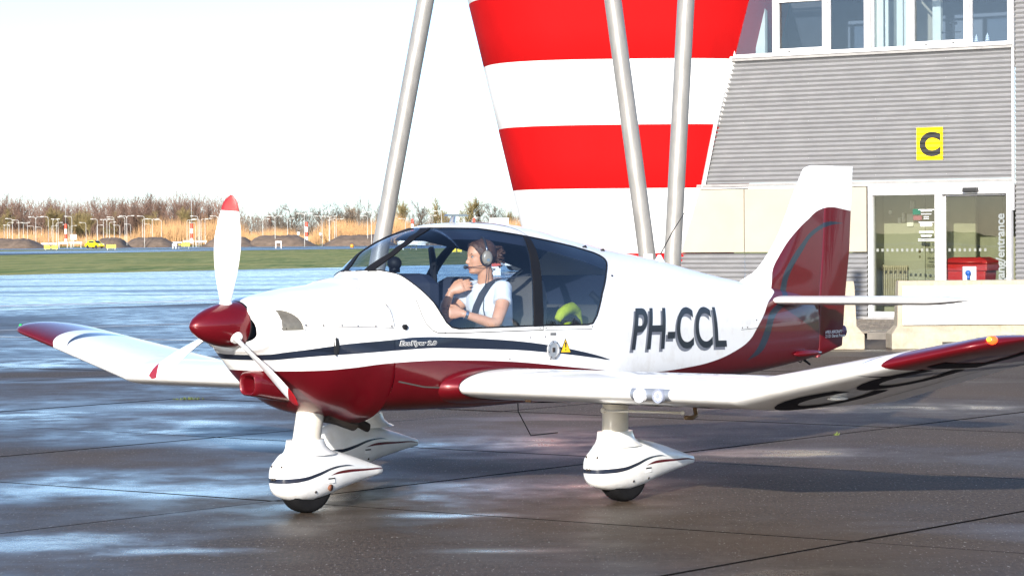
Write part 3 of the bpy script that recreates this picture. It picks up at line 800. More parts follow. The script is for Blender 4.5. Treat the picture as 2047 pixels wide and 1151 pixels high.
bpy.data.objects["coat_stand"].matrix_world = Matrix.Translation(FO) @ Matrix.Rotation(R(-32), 4, 'Z')
FM = Matrix.Translation(FO) @ Matrix.Rotation(R(-32), 4, 'Z')
M_ORN = simple("white_ornament", (.8, .8, .8), .5)
for s, H, lab in ((1.76, .07, "tiny white tree ornament on the sill in the opening window"), (2.07, .15, "stout white tree ornament on the sill beside the window frame"), (2.28, .17, "tall slim white tree ornament rightmost on the sill")):
    k = H / .15
    o = MB().lathe([(.012, 0), (.045 * k, .02 * k), (.018 * k, .05 * k), (.038 * k, .055 * k), (.014 * k, .085 * k), (.028 * k, .09 * k), (.009 * k, .12 * k), (.002, .15 * k)], n=14)
    o = o.build("tree_ornament", M_ORN, smooth=True, angle=40); tag(o, lab, "ornament", "white tree ornaments on the window sill")
    o.matrix_world = FM @ Matrix.Translation((s, .07, 5.15))
# C sign, pressed into the waves
M_SY = simple("sign_sheet_yellow", (.85, .62, .0), .4, var=.03)
def wave_place(n): return lambda z: n - .026 * math.sin(2 * PI * z / PER)
wp = lambda z: -.026 - .006 * math.sin(2 * PI * z / PER)
sg = empty("letter_sign", FO, R(-32), label="square yellow sign with a black letter C on the corrugated wall", cat="sign")
vs = []; nr = 60
for i in range(nr + 1):
    z = 3.04 + .597 * i / nr; vs += [(.942, wp(z), z), (1.456, wp(z), z)]
MB().add(vs, [(2 * i, 2 * i + 1, 2 * i + 3, 2 * i + 2) for i in range(nr)]).build("plate", M_SY, sg, smooth=True, fix=False)
vs, fs = text_mesh("C", .56, bold=.030, align='CENTER')
vs, fs = subdiv(vs, fs, .016)
wl = lambda z: -.030 - .006 * math.sin(2 * PI * z / PER)
MB().add([(1.205 + x * 1.02, wl(3.138 + y), 3.138 + y) for x, y, z in vs], fs).build("letter", M_BLK, sg, fix=False)
# entrance ---------------------------------------------------------
M_EGLASS = glass("entrance_glass", (.86, .88, .82), 0, .06)
ent = frame(.0, .14, .113, 2.582, .085, -.03, .14, name="entrance_frame", bars="L")
MB().box((2.7325, -.03, 1.3475), (.085, .14, 2.469)).build("door_jamb", M_ALU, ent, bevel=.006)
MB().box((1.3875, -.03, 2.493), (2.60, .14, .175)).build("header", M_ALU, ent, bevel=.006)
MB().box((1.385, -.03, 1.33), (.14, .12, 2.15)).build("post", M_ALU, ent, bevel=.006)
MB().box((.70, -.03, .20), (1.22, .12, .10)).build("bottom_rail", M_ALU, ent, bevel=.005)
MB().box((1.39, -.05, .13), (2.9, .3, .035)).build("threshold", M_TRIM, ent)
MB().box((.70, -.0, 1.33), (1.23, .012, 2.18)).build("glass_pane", M_EGLASS, ent)
dr = frame(1.46, 2.688, .15, 2.40, .03, .03, .04, name="sliding_door")
MB().box((2.07, .03, 1.27), (1.16, .012, 2.18)).build("glass_pane", M_EGLASS, dr)
o = MB().prism([(1.885, 2.44), (2.175, 2.44), (2.165, 2.52), (1.895, 2.52)], -.20, -.10).box((2.03, -.21, 2.455), (.2, .04, .02)).build("door_sensor", M_BLK, term, bevel=.006)
# frosted squares, lettering, notices on the glass
M_FROST = simple("frosted_film", (.20, .21, .19), .7)
fq = MB()
for k in range(12): fq.box((.155 + k * .098, -.009, 1.39), (.045, .003, .055))
for k in range(8): fq.box((1.56 + k * .098, .021, 1.39), (.045, .003, .055))
o = fq.build("frosted_square", M_FROST, ent); tag(o, kind='stuff')
M_LET = simple("frosted_lettering", (.20, .22, .22), .6)
print_text("ingang/entrance", .225, M_LET, dr, "lettering", lambda x, y: (2.605 - y * 1.0, .020, .62 + x), bold=.006, align='LEFT')
nt_ = MB()
for q, (z, w) in enumerate([(2.13, .31), (2.105, .22), (2.05, .2), (2.0, .1), (1.965, .1), (1.90, .30), (1.875, .24), (1.85, .24), (1.83, .22), (1.73, .28), (1.71, .28), (1.66, .22), (1.64, .2), (1.59, .32), (1.56, .32)]):
    nt_.box((1.12, -.010, z), (w, .003, .012))
tag(nt_.build("notice_lines", M_WHT, ent), kind='stuff')
MB().box((.93, -.008, 2.095), (.15, .003, .10)).build("notice", simple("notice_green", (.01, .09, .05), .5), ent)
MB().box((.95, -.008, 1.98), (.17, .003, .08)).build("notice", simple("notice_dark", (.16, .07, .06), .5), ent)
# lobby
M_LOB = simple("lobby_wall", (.26, .262, .215), .7, var=.04); M_LOB2 = simple("lobby_dark", (.10, .10, .08), .7); M_LDOOR = simple("lobby_door", (.215, .215, .165), .6)
MB().box((-.05, 1.42, 1.35), (1.15, .08, 2.5)).build("lobby_wall", M_LOB, term)
MB().box((1.02, 1.46, 1.35), (1.0, .08, 2.5)).build("inner_door", M_LDOOR, term)
MB().box((1.6, 2.2, 1.35), (2.9, .08, 2.5)).build("lobby_wall", M_LDOOR, term)
MB().box((1.94, 1.9, 1.35), (.12, .1, 2.5)).build("inner_door_frame", M_LOB2, term)
MB().box((2.55, 1.6, 1.35), (.16, .1, 2.5)).build("inner_door_frame", M_LOB, term)
MB().box((1.2, 1.2, .10), (3.2, 2.3, .03)).build("lobby_floor", M_LOB2, term)
MB().box((1.2, 1.2, 2.55), (3.2, 2.3, .03)).build("lobby_ceiling", M_LOB, term)
for s in (-.35, 2.85): MB().box((s, 1.2, 1.35), (.06, 2.3, 2.5)).build("lobby_wall", M_LOB, term)
o = MB().sphere((.42, 1.39, 1.35), (.03, .04, .03), 10, 8).sphere((.42, 1.39, 1.25), (.02, .02, .03), 10, 8).build("door_knob", simple("brass_dark", (.12, .09, .05), .35, metal=.8), term, smooth=True)
for s, z, w, h in ((-.17, 2.1, .05, .07), (0.02, 1.95, .06, .10), (.10, 2.0, .05, .18), (.24, 1.95, .13, .24), (.28, 2.25, .08, .15)):
    MB().box((s, 1.36, z), (w, .05, h)).build("wall_fitting", M_ALU, term, bevel=.004)
rd = empty("radiator", FO, R(-32), label="cream ribbed radiator inside the left entrance pane", cat="radiator")
rp = MB().box((.0, 1.24, .72), (.02, .05, .74)).build("rib", M_CREAM, rd)
rp.location = (-.27, 0, 0)
for k in range(1, 14): link(bpy.data.objects.new("rib", rp.data), rd).location = (-.27 + k * .037, 0, 0)
MB().box((-.03, 1.25, 1.07), (.52, .04, .03)).box((-.03, 1.25, .40), (.52, .04, .03)).build("pipe", M_CREAM, rd)
MB().tube([(-.33, 1.22, 1.0), (-.25, 1.22, 1.1)], .03, n=10).sphere((-.36, 1.22, 1.0), .035, 10, 8).build("valve", M_CREAM, rd, smooth=True)
M_BIN = simple("red_plastic", (.42, .012, .015), .35, var=.08)
bn = empty("wheelie_bin", FO, R(-32), label="red lidded wheelie bin behind the right-hand glass door", cat="bin")
MB().loft([[(1.74 + sx * w, .62 + sy * d, z) for sx, sy in ((-1, -1), (1, -1), (1, 1), (-1, 1))] for z, w, d in ((.20, .32, .25), (1.0, .39, .29))]).build("body", M_BIN, bn, bevel=.02)
MB().loft([[(1.74 + sx * w, .62 + sy * d, z) for sx, sy in ((-1, -1), (1, -1), (1, 1), (-1, 1))] for z, w, d in ((1.0, .43, .32), (1.13, .43, .32))]).build("rim", M_BIN, bn, bevel=.015)
MB().loft([[(1.74 + sx * w, .62 + sy * d, z) for sx, sy in ((-1, -1), (1, -1), (1, 1), (-1, 1))] for z, w, d in ((1.135, .44, .33), (1.19, .42, .31), (1.25, .30, .22))]).build("lid", M_BIN, bn, bevel=.02)
MB().tube([(1.40, .26, 1.16), (2.08, .26, 1.16)], .018, n=8).build("handle", M_BIN, bn, smooth=True)

# pavement with kerb in front of the terminal ------------------------
M_PAVE = mat_asphalt("paving_tile", (.24, .21, .17), (.15, .13, .105), .55, .75, .35, .75, 8, .6, 1.5, (.20, .17, .13))
M_KERB = simple("kerb_stone", (.15, .135, .115), .85, var=.3, scale=5, bmp=.4)
pav = sheet("pavement", [(3.6, 39.05), (20, 36.2), (20, 40), (FO[0] + 3, FO[1] - 1.85), (FO[0], FO[1] + .05), (3.6, 47.0)], .085, M_JOINT)
for i in range(12):
    for j in range(22):
        x, y = 4.75 + i * .302 + (j % 2) * .15, 39.22 - .17 * (4.75 + i * .3 - 4) + j * .302 + .1
        if y > FO[1] - .625 * (x - FO[0]) - .2: continue
        w = .147
        MB().add([(x - w, y - w, .086), (x + w, y - w, .086), (x + w, y + w, .086), (x - w, y + w, .086)] + [(x + a, y + b, .113 + ir.uniform(-.003, .003)) for a, b in ((-w + .004, -w + .004), (w - .004, -w + .004), (w - .004, w - .004), (-w + .004, w - .004))],
                 [(4, 5, 6, 7), (0, 1, 5, 4), (1, 2, 6, 5), (2, 3, 7, 6), (3, 0, 4, 7)]).build("paving_tile", M_PAVE, pav, fix=False)
for k in range(14):
    x = 3.7 + k * 1.0; yk = 39.03 - .174 * (x - 3.6)
    b = MB(); hk = .115 if x > 5.0 else .06
    b.box((0, 0, hk / 2 - .01), (.985, .16, hk + .02))
    o = b.build("kerbstone", M_KERB, pav, bevel=.018); o.location = (x + .5, yk - .09, 0); o.rotation_euler = (0, 0, -.172)

# concrete barriers --------------------------------------------------
def mat_conc():
    m, nt, nd, lk, b = nodes("barrier_concrete")
    p = pos(nt); a = noise(nt, 3.5, 7, .7, p); f = noise(nt, 40, 4, .7, p); st = noise(nt, 6, 5, .6, scaled(nt, p, (2.5, 1, .4)))
    c = mixc(nt, maprange(nt, a, .35, .7, 0, 1), (.30, .255, .19), (.42, .37, .285))
    c = mixc(nt, maprange(nt, st, .55, .72, 0, .6), c, (.26, .22, .13))
    lk.new(c, b.inputs["Base Color"]); b.inputs["Roughness"].default_value = .85
    bump(nt, b, f, .5, .02)
    return m
M_CONC = mat_conc()
def barrier(xa, xb, y, label, rot=0):
    xc, L = (xa + xb) / 2, (xb - xa) / 2
    t = empty("concrete_barrier", (xc, y, 0), rot, label=label, cat="barrier", group="concrete barriers before the entrance")
    rings = []
    for z, dl, d in ((0, .10, .30), (.22, .10, .29), (.34, .0, .175), (.93, -.02, .125), (1.0, -.03, .10)):
        rings.append([(-L - dl, -d, z), (L + dl, -d, z), (L + dl, d, z), (-L - dl, d, z)])
    MB().loft(rings).build("body", M_CONC, t, bevel=.012)
    for s in (-.6, .6): MB().box((s * L, -.29, .06), (.22, .03, .09)).build("lifting_slot", M_BLK, t)
    return t
bt = barrier(5.66, 9.4, 35.45, "long concrete barrier carrying a white board before the glass doors")
MB().box((.03, -.215, .64), (3.66, .03, .57)).build("board", M_WHT, bt, bevel=.004)
barrier(2.5, 5.07, 35.5, "concrete barrier behind the rudder, only its end showing")
sk = empty("socket_box", (6.84, 35.95, 0), label="grey socket box with a blue plug above the concrete barrier", cat="socket box")
MB().box((0, 0, .55), (.04, .04, 1.1)).build("post", M_GALV, sk)
MB().box((0, -.05, 1.07), (.20, .07, .25)).build("box", simple("box_grey", (.45, .46, .47), .5), sk, bevel=.008)
MB().lathe([(.03, -.16), (.042, -.12), (.042, -.085)], (-.03, 0, 1.10), 'Y', 14).tube([(-.03, -.14, 1.08), (-.035, -.16, 1.0)], .022, n=8).build("plug", simple("plug_blue", (.01, .07, .28), .4), sk, smooth=True)

# ================================================================== THE AEROPLANE
# local frame: x = aft of the spinner tip, y = to starboard, z = up (metres); l = -y is the near side
plane = empty("aeroplane", (-1.8966, 14.1881, 0), label="white and burgundy low-wing light aeroplane PH-CCL with three-bladed propeller on the wet apron", cat="aeroplane")
plane.rotation_euler = (-.0096, 0, .8378)

FUS = np.array([
[0.37,1.287,1.005,0.300,1.10,2.2,2.3],[0.60,1.353,0.755,0.405,1.10,2.5,2.3],[1.00,1.400,0.610,0.490,1.03,2.7,2.9],
[1.15,1.428,0.605,0.503,1.02,2.7,3.2],[1.31,1.465,0.600,0.520,1.02,1.72,3.6],[1.58,1.634,0.590,0.540,1.02,1.90,4.0],
[1.85,1.726,0.585,0.550,1.02,2.25,4.5],[2.09,1.778,0.580,0.555,1.02,2.2,5.0],[2.52,1.789,0.580,0.555,1.02,2.2,5.0],
[2.82,1.768,0.580,0.550,1.02,2.2,5.0],[3.23,1.699,0.585,0.525,1.01,2.2,5.0],[3.77,1.601,0.600,0.455,1.00,2.2,5.0],
[4.33,1.520,0.612,0.370,0.99,2.2,5.0],[4.93,1.413,0.630,0.280,0.98,2.2,5.0],[5.36,1.345,0.642,0.215,0.96,2.2,4.5],
[5.80,1.290,0.670,0.150,0.95,2.2,4.0],[6.20,1.240,0.705,0.085,0.95,2.2,3.5],[6.42,1.210,0.730,0.040,0.95,2.2,3.0]])
COWL = np.array([
[0.37,1.287,1.005,0.300,1.10,2.2,2.3],[0.41,1.318,0.970,0.335,1.14,2.3,2.3],[0.48,1.338,0.880,0.365,1.14,2.4,2.3],
[0.60,1.353,0.755,0.405,1.10,2.5,2.3],[0.80,1.380,0.628,0.468,1.06,2.6,2.3],[1.00,1.398,0.575,0.490,1.03,2.7,2.35],
[1.13,1.413,0.535,0.500,1.02,2.7,2.45],[1.22,1.440,0.522,0.505,1.02,2.4,2.5]])
def pchip(x, xs, ys):
    x = np.asarray(x, float); h = np.diff(xs); d = np.diff(ys) / h; n = len(xs); m = np.zeros(n)
    for i in range(1, n - 1):
        if d[i - 1] * d[i] > 0:
            w1 = 2 * h[i] + h[i - 1]; w2 = h[i] + 2 * h[i - 1]; m[i] = (w1 + w2) / (w1 / d[i - 1] + w2 / d[i])
    m[0] = d[0]; m[-1] = d[-1]
    i = np.clip(np.searchsorted(xs, x) - 1, 0, n - 2); t = np.clip((x - xs[i]) / h[i], 0, 1)
    return (2*t**3-3*t**2+1)*ys[i]+(t**3-2*t**2+t)*h[i]*m[i]+(-2*t**3+3*t**2)*ys[i+1]+(t**3-t**2)*h[i]*m[i+1]
def stn(ST, a): return [pchip(a, ST[:, 0], ST[:, k]) for k in range(1, 7)]
def surf(ST, a, t):
    """near-side half section: angle t from -pi/2 (keel) to pi/2 (top) -> (l, z)"""
    a = np.asarray(a, float); t = np.asarray(t, float)
    zt, zb, w, zc, eu, el = stn(ST, a)
    e = np.where(t >= 0, eu, el); ct = np.abs(np.cos(t)) ** (2 / e); st = np.abs(np.sin(t)) ** (2 / e)
    return w * ct, np.where(t >= 0, zc + (zt - zc) * st, zc - (zc - zb) * st)
def z2t(ST, a, z):
    zt, zb, w, zc, eu, el = [float(q) for q in stn(ST, a)]
    if z >= zc: return math.asin(min(1, (z - zc) / (zt - zc)) ** (eu / 2))
    return -math.asin(min(1, (zc - z) / (zc - zb)) ** (el / 2))
def skin(a, z, off=0.0, ST=None, s=1):
    """point on the body surface at (a, z), pushed out by off; s=1 near side"""
    if ST is None: ST = COWL if a < 1.212 else FUS
    t = z2t(ST, a, z); e = .004
    def p(a_, t_):
        l_, z_ = surf(ST, a_, t_); return Vector((a_, float(l_), float(z_)))
    q = p(a, t); n = (p(a + e, t) - p(a - e, t)).cross(p(a, min(t + e, PI / 2)) - p(a, t - e))
    if n.y < 0: n = -n
    if n.length > 1e-9: q = q + n.normalized() * off
    return (q.x, -q.y * s, q.z)

# ---------------------------------------------------------------- paint
def curve_mask(nt, x, z, lo, hi):
    """1 where lo(x) < z < hi(x)"""
    r = mathn(nt, 'LESS_THAN', z, hi)
    return r if lo is None else mathn(nt, 'MULTIPLY', r, mathn(nt, 'GREATER_THAN', z, lo))
XR, ZR = (0.0, 7.2), (.4, 2.4)
NAVY_UP = [(0, .99), (.40, .992), (.455, 1.006), (.562, 1.019), (.729, 1.039), (1.198, 1.059), (1.368, 1.068), (1.693, 1.056), (2.048, 1.031), (2.297, 1.009), (2.554, .978), (2.822, .937), (3.261, .847), (3.4, .80), (7.2, .5)]
NAVY_LO = [(0, .955), (.43, .958), (.501, .968), (.696, .98), (.897, .984), (1.197, .991), (1.469, .996), (1.692, .987), (2.045, .967), (2.299, .951), (2.554, .927), (2.822, .899), (3.109, .864), (3.261, .847), (3.3, .85), (7.2, .9)]
RED_UP = [(0, .90), (.635, .891), (.858, .898), (1.118, .914), (1.421, .919), (1.8, .907), (2.067, .892), (2.352, .869), (2.797, .821), (3.225, .775), (3.55, .735), (3.878, .734), (4.292, .744), (4.667, .771), (5.003, .831), (5.222, .899), (5.359, .993), (5.488, 1.092), (5.604, 1.184), (5.70, 1.225), (5.772, 1.26), (5.785, 1.36), (5.80, 1.41), (5.91, 1.536), (6.098, 1.697), (6.288, 1.806), (6.48, 1.889), (6.626, 1.906), (6.88, 1.883), (7.2, 1.85)]
TS_UP = [(0, .41), (5.15, .69), (5.194, .747), (5.334, .823), (5.47, .963), (5.59, 1.105), (5.78, 1.18), (5.888, 1.242), (5.912, 1.335), (6.002, 1.455), (6.171, 1.603), (6.407, 1.743), (6.625, 1.792), (6.819, 1.778), (7.2, 1.75)]
TS_LO = [(0, .42), (5.15, .70), (5.194, .745), (5.392, .794), (5.541, .909), (5.67, 1.075), (5.90, 1.17), (5.967, 1.24), (5.992, 1.333), (6.048, 1.414), (6.191, 1.548), (6.382, 1.696), (6.597, 1.759), (6.819, 1.778), (7.2, 1.80)]
WHITE, BURG, NAVY, SLATE = (.80, .80, .79), (.092, .0028, .007), (.014, .020, .036), (.018, .026, .042)
def paint_common(nt, nd, lk, b, col, co):
    dirt = noise(nt, 7, 6, .65, co)
    dk = N(nt, "ShaderNodeMix"); dk.data_type = 'RGBA'; dk.blend_type = 'MULTIPLY'; lk.new(maprange(nt, dirt, .5, .8, 0, .5), dk.inputs[0]); lk.new(col, dk.inputs[6]); dk.inputs[7].default_value = (.72, .66, .58, 1); col = dk.outputs[2]
    lk.new(col, b.inputs["Base Color"])
    b.inputs["Roughness"].default_value = .32
    b.inputs["Specular IOR Level"].default_value = .2; b.inputs["Coat Weight"].default_value = .6; b.inputs["Coat Roughness"].default_value = .03
    bump(nt, b, noise(nt, 2.6, 2, .5, co), .04, .02)
def mat_livery():
    m, nt, nd, lk, b = nodes("livery_paint")
    co = objco(nt); sp = N(nt, "ShaderNodeSeparateXYZ"); lk.new(co, sp.inputs[0]); x, z = sp.outputs[0], sp.outputs[2]
    navy = curve_mask(nt, x, z, fcurve(nt, x, NAVY_LO, XR, ZR), fcurve(nt, x, NAVY_UP, XR, ZR))
    red = curve_mask(nt, x, z, None, fcurve(nt, x, RED_UP, XR, ZR))
    ts = mathn(nt, 'MULTIPLY', curve_mask(nt, x, z, fcurve(nt, x, TS_LO, XR, ZR), fcurve(nt, x, TS_UP, XR, ZR)), mathn(nt, 'GREATER_THAN', x, 5.15))
    fl = noise(nt, 900, 2, .5, co)
    burg = mixc(nt, maprange(nt, fl, .4, .7, 0, 1), BURG, (.135, .0045, .009))
    c = mixc(nt, navy, WHITE, NAVY); c = mixc(nt, red, c, burg); c = mixc(nt, ts, c, SLATE)
    lk.new(mathn(nt, 'MULTIPLY', red, .2), b.inputs["Metallic"])
    paint_common(nt, nd, lk, b, c, co)
    return m
M_LIV = mat_livery()
def mat_paint(name, c, metal=0.0):
    m, nt, nd, lk, b = nodes(name); co = objco(nt)
    cc = mixc(nt, 0.0, c, c); b.inputs["Metallic"].default_value = metal
    paint_common(nt, nd, lk, b, cc, co); return m
M_WPAINT = mat_paint("white_paint", WHITE); M_BURG = mat_paint("burgundy_paint", (.115, .0036, .008), .2); M_NAVY = mat_paint("navy_paint", NAVY)
M_GRIME = mat_paint("grimy_white_paint", (.66, .61, .52))
M_DKTRIM = simple("black_rubber_trim", (.008, .008, .010), .6, spec=.2)
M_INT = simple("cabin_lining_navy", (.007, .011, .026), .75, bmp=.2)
M_RGLASS = glass("smoked_rear_glass", (.56, .63, .71), 0, .10)
M_CGLASS = glass("canopy_glass", (.76, .84, .93), 0, .10)
M_SEAT = simple("seat_fabric_brown_grey", (.085, .075, .065), .85, bmp=.5, bscale=220)
M_SEATN = simple("seat_fabric_navy", (.02, .024, .04), .85, bmp=.5, bscale=220)
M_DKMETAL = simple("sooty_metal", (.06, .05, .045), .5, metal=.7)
M_CHROME = simple("bright_metal", (.62, .62, .62), .22, metal=.9)
M_BRASS = simple("aged_brass", (.30, .20, .12), .35, metal=.9)
M_TYRE = simple("tyre_rubber", (.007, .007, .008), .85, spec=.15, var=.3, bmp=.3, bscale=90)
M_GAP = simple("panel_gap", (.06, .055, .05), .8)

def half_grid(ST, A, T0, T1, nt_, off=0.0):
    """vertex grid (len(A) x nt_+1) on the near side"""
    A = np.asarray(A); k = np.linspace(0, 1, nt_ + 1)[None]
    a = A[:, None] + 0 * k
    eu, el = stn(ST, a)[4:6]
    def polar(t, e): return np.copysign(np.arctan2(np.abs(np.sin(t)) ** (2 / e), np.maximum(np.cos(t), 0) ** (2 / e)), t)
    T0c, T1c = T0[:, None] + 0 * k, T1[:, None] + 0 * k
    p0 = np.where(T0c >= 0, polar(T0c, eu), polar(T0c, el)); p1 = np.where(T1c >= 0, polar(T1c, eu), polar(T1c, el))
    ph = p0 * (1 - k) + p1 * k; e = np.where(ph >= 0, eu, el)
    t = np.copysign(np.arctan2(np.abs(np.sin(ph)) ** (e / 2), np.maximum(np.cos(ph), 0) ** (e / 2)), ph)
    t = np.where(k <= 0, T0c, np.where(k >= 1, T1c, t))
    l, z = surf(ST, a, t)
    return np.stack([a, l, z], -1)
def grid_to(mb, G, s=1, skip=None, flip=False):
    na, nt_ = G.shape[:2]; b = len(mb.v)
    for p in G.reshape(-1, 3): mb.v.append((float(p[0]), float(-p[1] * s), float(p[2])))
    for i in range(na - 1):
        for j in range(nt_ - 1):
            if skip is not None and skip(i, j): continue
            q = (b + i * nt_ + j, b + (i + 1) * nt_ + j, b + (i + 1) * nt_ + j + 1, b + i * nt_ + j + 1)
            vs = [mb.v[x] for x in q]
            if max(abs(vs[0][2] - vs[3][2]), abs(vs[1][2] - vs[2][2]), abs(vs[0][1] - vs[3][1]), abs(vs[1][1] - vs[2][1])) < 1e-6: continue
            mb.f.append(q); mb.m.append(0)
def weld(o, d=1e-4):
    bm = bmesh.new(); bm.from_mesh(o.data); bmesh.ops.remove_doubles(bm, verts=bm.verts, dist=d)
    bmesh.ops.dissolve_degenerate(bm, dist=1e-6, edges=bm.edges)
    bmesh.ops.recalc_face_normals(bm, faces=bm.faces); bm.to_mesh(o.data); bm.free()
    o.data.polygons.foreach_set("use_smooth", [True] * len(o.data.polygons)); o.data.update()
    return o

WIN_A0, WIN_A1 = 1.335, 3.446
LOWZ = [(1.335, 1.482), (1.35, 1.481), (1.391, 1.4851), (1.413, 1.4845), (1.47, 1.4577), (1.505, 1.394), (1.579, 1.276), (1.61, 1.205), (1.64, 1.152), (1.68, 1.119), (1.74, 1.108), (2.5, 1.104), (3.0, 1.094), (3.06, 1.102), (3.115, 1.153), (3.221, 1.302), (3.354, 1.436), (3.415, 1.485), (3.440, 1.508), (3.446, 1.524)]
HIGHZ = [(1.95, 1.7494), (2.294, 1.743), (2.694, 1.687), (3.151, 1.617), (3.36, 1.574), (3.42, 1.552), (3.440, 1.537), (3.446, 1.524)]
lx, lz_ = zip(*LOWZ); hx, hz_ = zip(*HIGHZ)
AL = np.unique(np.round(np.concatenate([np.linspace(1.205, 1.33, 6), np.linspace(1.335, 1.80, 48), np.linspace(1.80, 3.0, 36), np.linspace(3.0, 3.446, 40), np.linspace(3.46, 6.42, 62), [1.93, 1.9499, 1.9501], lx]), 5))
def tlow(a):
    if a < WIN_A0 or a > WIN_A1: return None
    return z2t(FUS, a, float(np.interp(a, lx, lz_)))
def thigh(a):
    if a < 1.95: return PI / 2
    return z2t(FUS, a, float(np.interp(a, hx, hz_)))
TL, TH = [], []
tend = z2t(FUS, WIN_A1, 1.524)
for a in AL:
    if a < WIN_A0: TL.append(PI / 2); TH.append(PI / 2)
    elif a > WIN_A1: TL.append(tend); TH.append(tend)
    else: TL.append(min(tlow(a), thigh(a))); TH.append(thigh(a))
TL, TH = np.array(TL), np.array(TH)
fb = MB()
for s in (1, -1):
    grid_to(fb, half_grid(FUS, AL, np.full(len(AL), -PI / 2), TL, 44), s)
    m = AL >= 1.9501
    grid_to(fb, half_grid(FUS, AL[m], TH[m], np.full(m.sum(), PI / 2), 14), s)
fus = weld(fb.build("fuselage", M_LIV, plane, fix=False))
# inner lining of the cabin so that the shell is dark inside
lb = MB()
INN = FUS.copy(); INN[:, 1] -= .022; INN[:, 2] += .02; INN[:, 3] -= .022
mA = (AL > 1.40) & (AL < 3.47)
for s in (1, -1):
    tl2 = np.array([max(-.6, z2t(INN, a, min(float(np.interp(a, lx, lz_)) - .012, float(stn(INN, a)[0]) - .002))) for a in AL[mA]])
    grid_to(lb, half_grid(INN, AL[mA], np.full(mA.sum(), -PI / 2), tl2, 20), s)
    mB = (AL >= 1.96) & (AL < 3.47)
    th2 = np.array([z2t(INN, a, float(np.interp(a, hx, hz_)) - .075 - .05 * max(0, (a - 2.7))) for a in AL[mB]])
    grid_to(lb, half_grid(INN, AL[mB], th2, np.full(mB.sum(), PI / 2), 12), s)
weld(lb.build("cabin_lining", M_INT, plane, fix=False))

# glazing, split by the front hoop (swept back) and the rear hoop
BARZ = [(1.4851, 1.388), (1.556, 1.498), (1.618, 1.609), (1.691, 1.771), (1.7494, 1.951)]
RAF = [(1.095, 2.440), (1.27, 2.464), (1.465, 2.521), (1.597, 2.582), (1.690, 2.638)]
RAR = [(1.095, 2.533), (1.268, 2.553), (1.399, 2.585), (1.53, 2.632), (1.63, 2.669), (1.690, 2.690)]
ip = lambda tab, z: float(np.interp(z, [q[0] for q in tab], [q[1] for q in tab]))
mG = (AL >= WIN_A0) & (AL <= WIN_A1)
AG, TLg, THg = AL[mG], TL[mG], TH[mG]
G = half_grid(FUS, AG, TLg, THg, 30)
def zone(i, j):
    c = (G[i, j] + G[i + 1, j + 1] + G[i + 1, j] + G[i, j + 1]) / 4
    if c[2] > 1.484 and c[0] < ip(BARZ, c[2]) or c[0] < 1.388: return 0
    return 1 if c[0] < .5 * (ip(RAF, c[2]) + ip(RAR, c[2])) else 2
for k, (nm, sides) in enumerate((("windshield", (0,)), ("canopy_window", (1, -1)), ("rear_window", (1, -1)))):
    for sd in sides:
        g = MB()
        for s in ((1, -1) if sd == 0 else (sd,)): grid_to(g, G, s, skip=lambda i, j: zone(i, j) != k)
        o = g.build(nm, M_RGLASS if k == 2 else M_CGLASS, plane, fix=False)
        weld(o)
        bm = bmesh.new(); bm.from_mesh(o.data); bmesh.ops.delete(bm, geom=[v for v in bm.verts if not v.link_faces], context='VERTS'); bm.to_mesh(o.data); bm.free()
def ribbon(mb, rows, s=1):
    """rows: list of lists of (a, z, off) across the ribbon"""
    V = [[skin(a, z, off, FUS if a > 1.2 else COWL, s) for a, z, off in r_] for r_ in rows]
    n = len(V[0])
    mb.add([p for r_ in V for p in r_], [(i * n + j, i * n + j + 1, (i + 1) * n + j + 1, (i + 1) * n + j) for i in range(len(V) - 1) for j in range(n - 1)])
for s in (1, -1):
    fr = MB()
    ribbon(fr, [[(ip(BARZ, z) + d, z, o) for d, o in ((-.015, -.004), (-.015, .006), (.011, .006), (.011, -.004))] for z in np.linspace(1.475, 1.748, 24)], s)
    fr.build("front_hoop", M_DKTRIM, plane, smooth=True, angle=40)
for s in (1, -1):
    fr = MB()
    ribbon(fr, [[(a, z, o) for a, o in ((ip(RAF, z), -.012), (ip(RAF, z), .004), (.5 * (ip(RAF, z) + ip(RAR, z)), .005), (ip(RAR, z), .004), (ip(RAR, z), -.012))] for z in np.linspace(1.098, 1.690, 30)], s)
    fr.build("rear_hoop", M_DKTRIM, plane, smooth=True, angle=40)
sl = MB()
for s in (1, -1):
    for tab in (TLg, THg):
        pts = []
        for a, t in zip(AG, tab):
            if t >= PI / 2 - 1e-6: continue
            l, z = surf(FUS, a, t); pts.append((a, -float(l) * s, float(z)))
        if len(pts) > 2: sl.tube(pts[::2] + [pts[-1]], .0055, n=5)
sl.build("window_seal", M_DKTRIM, plane, smooth=True)

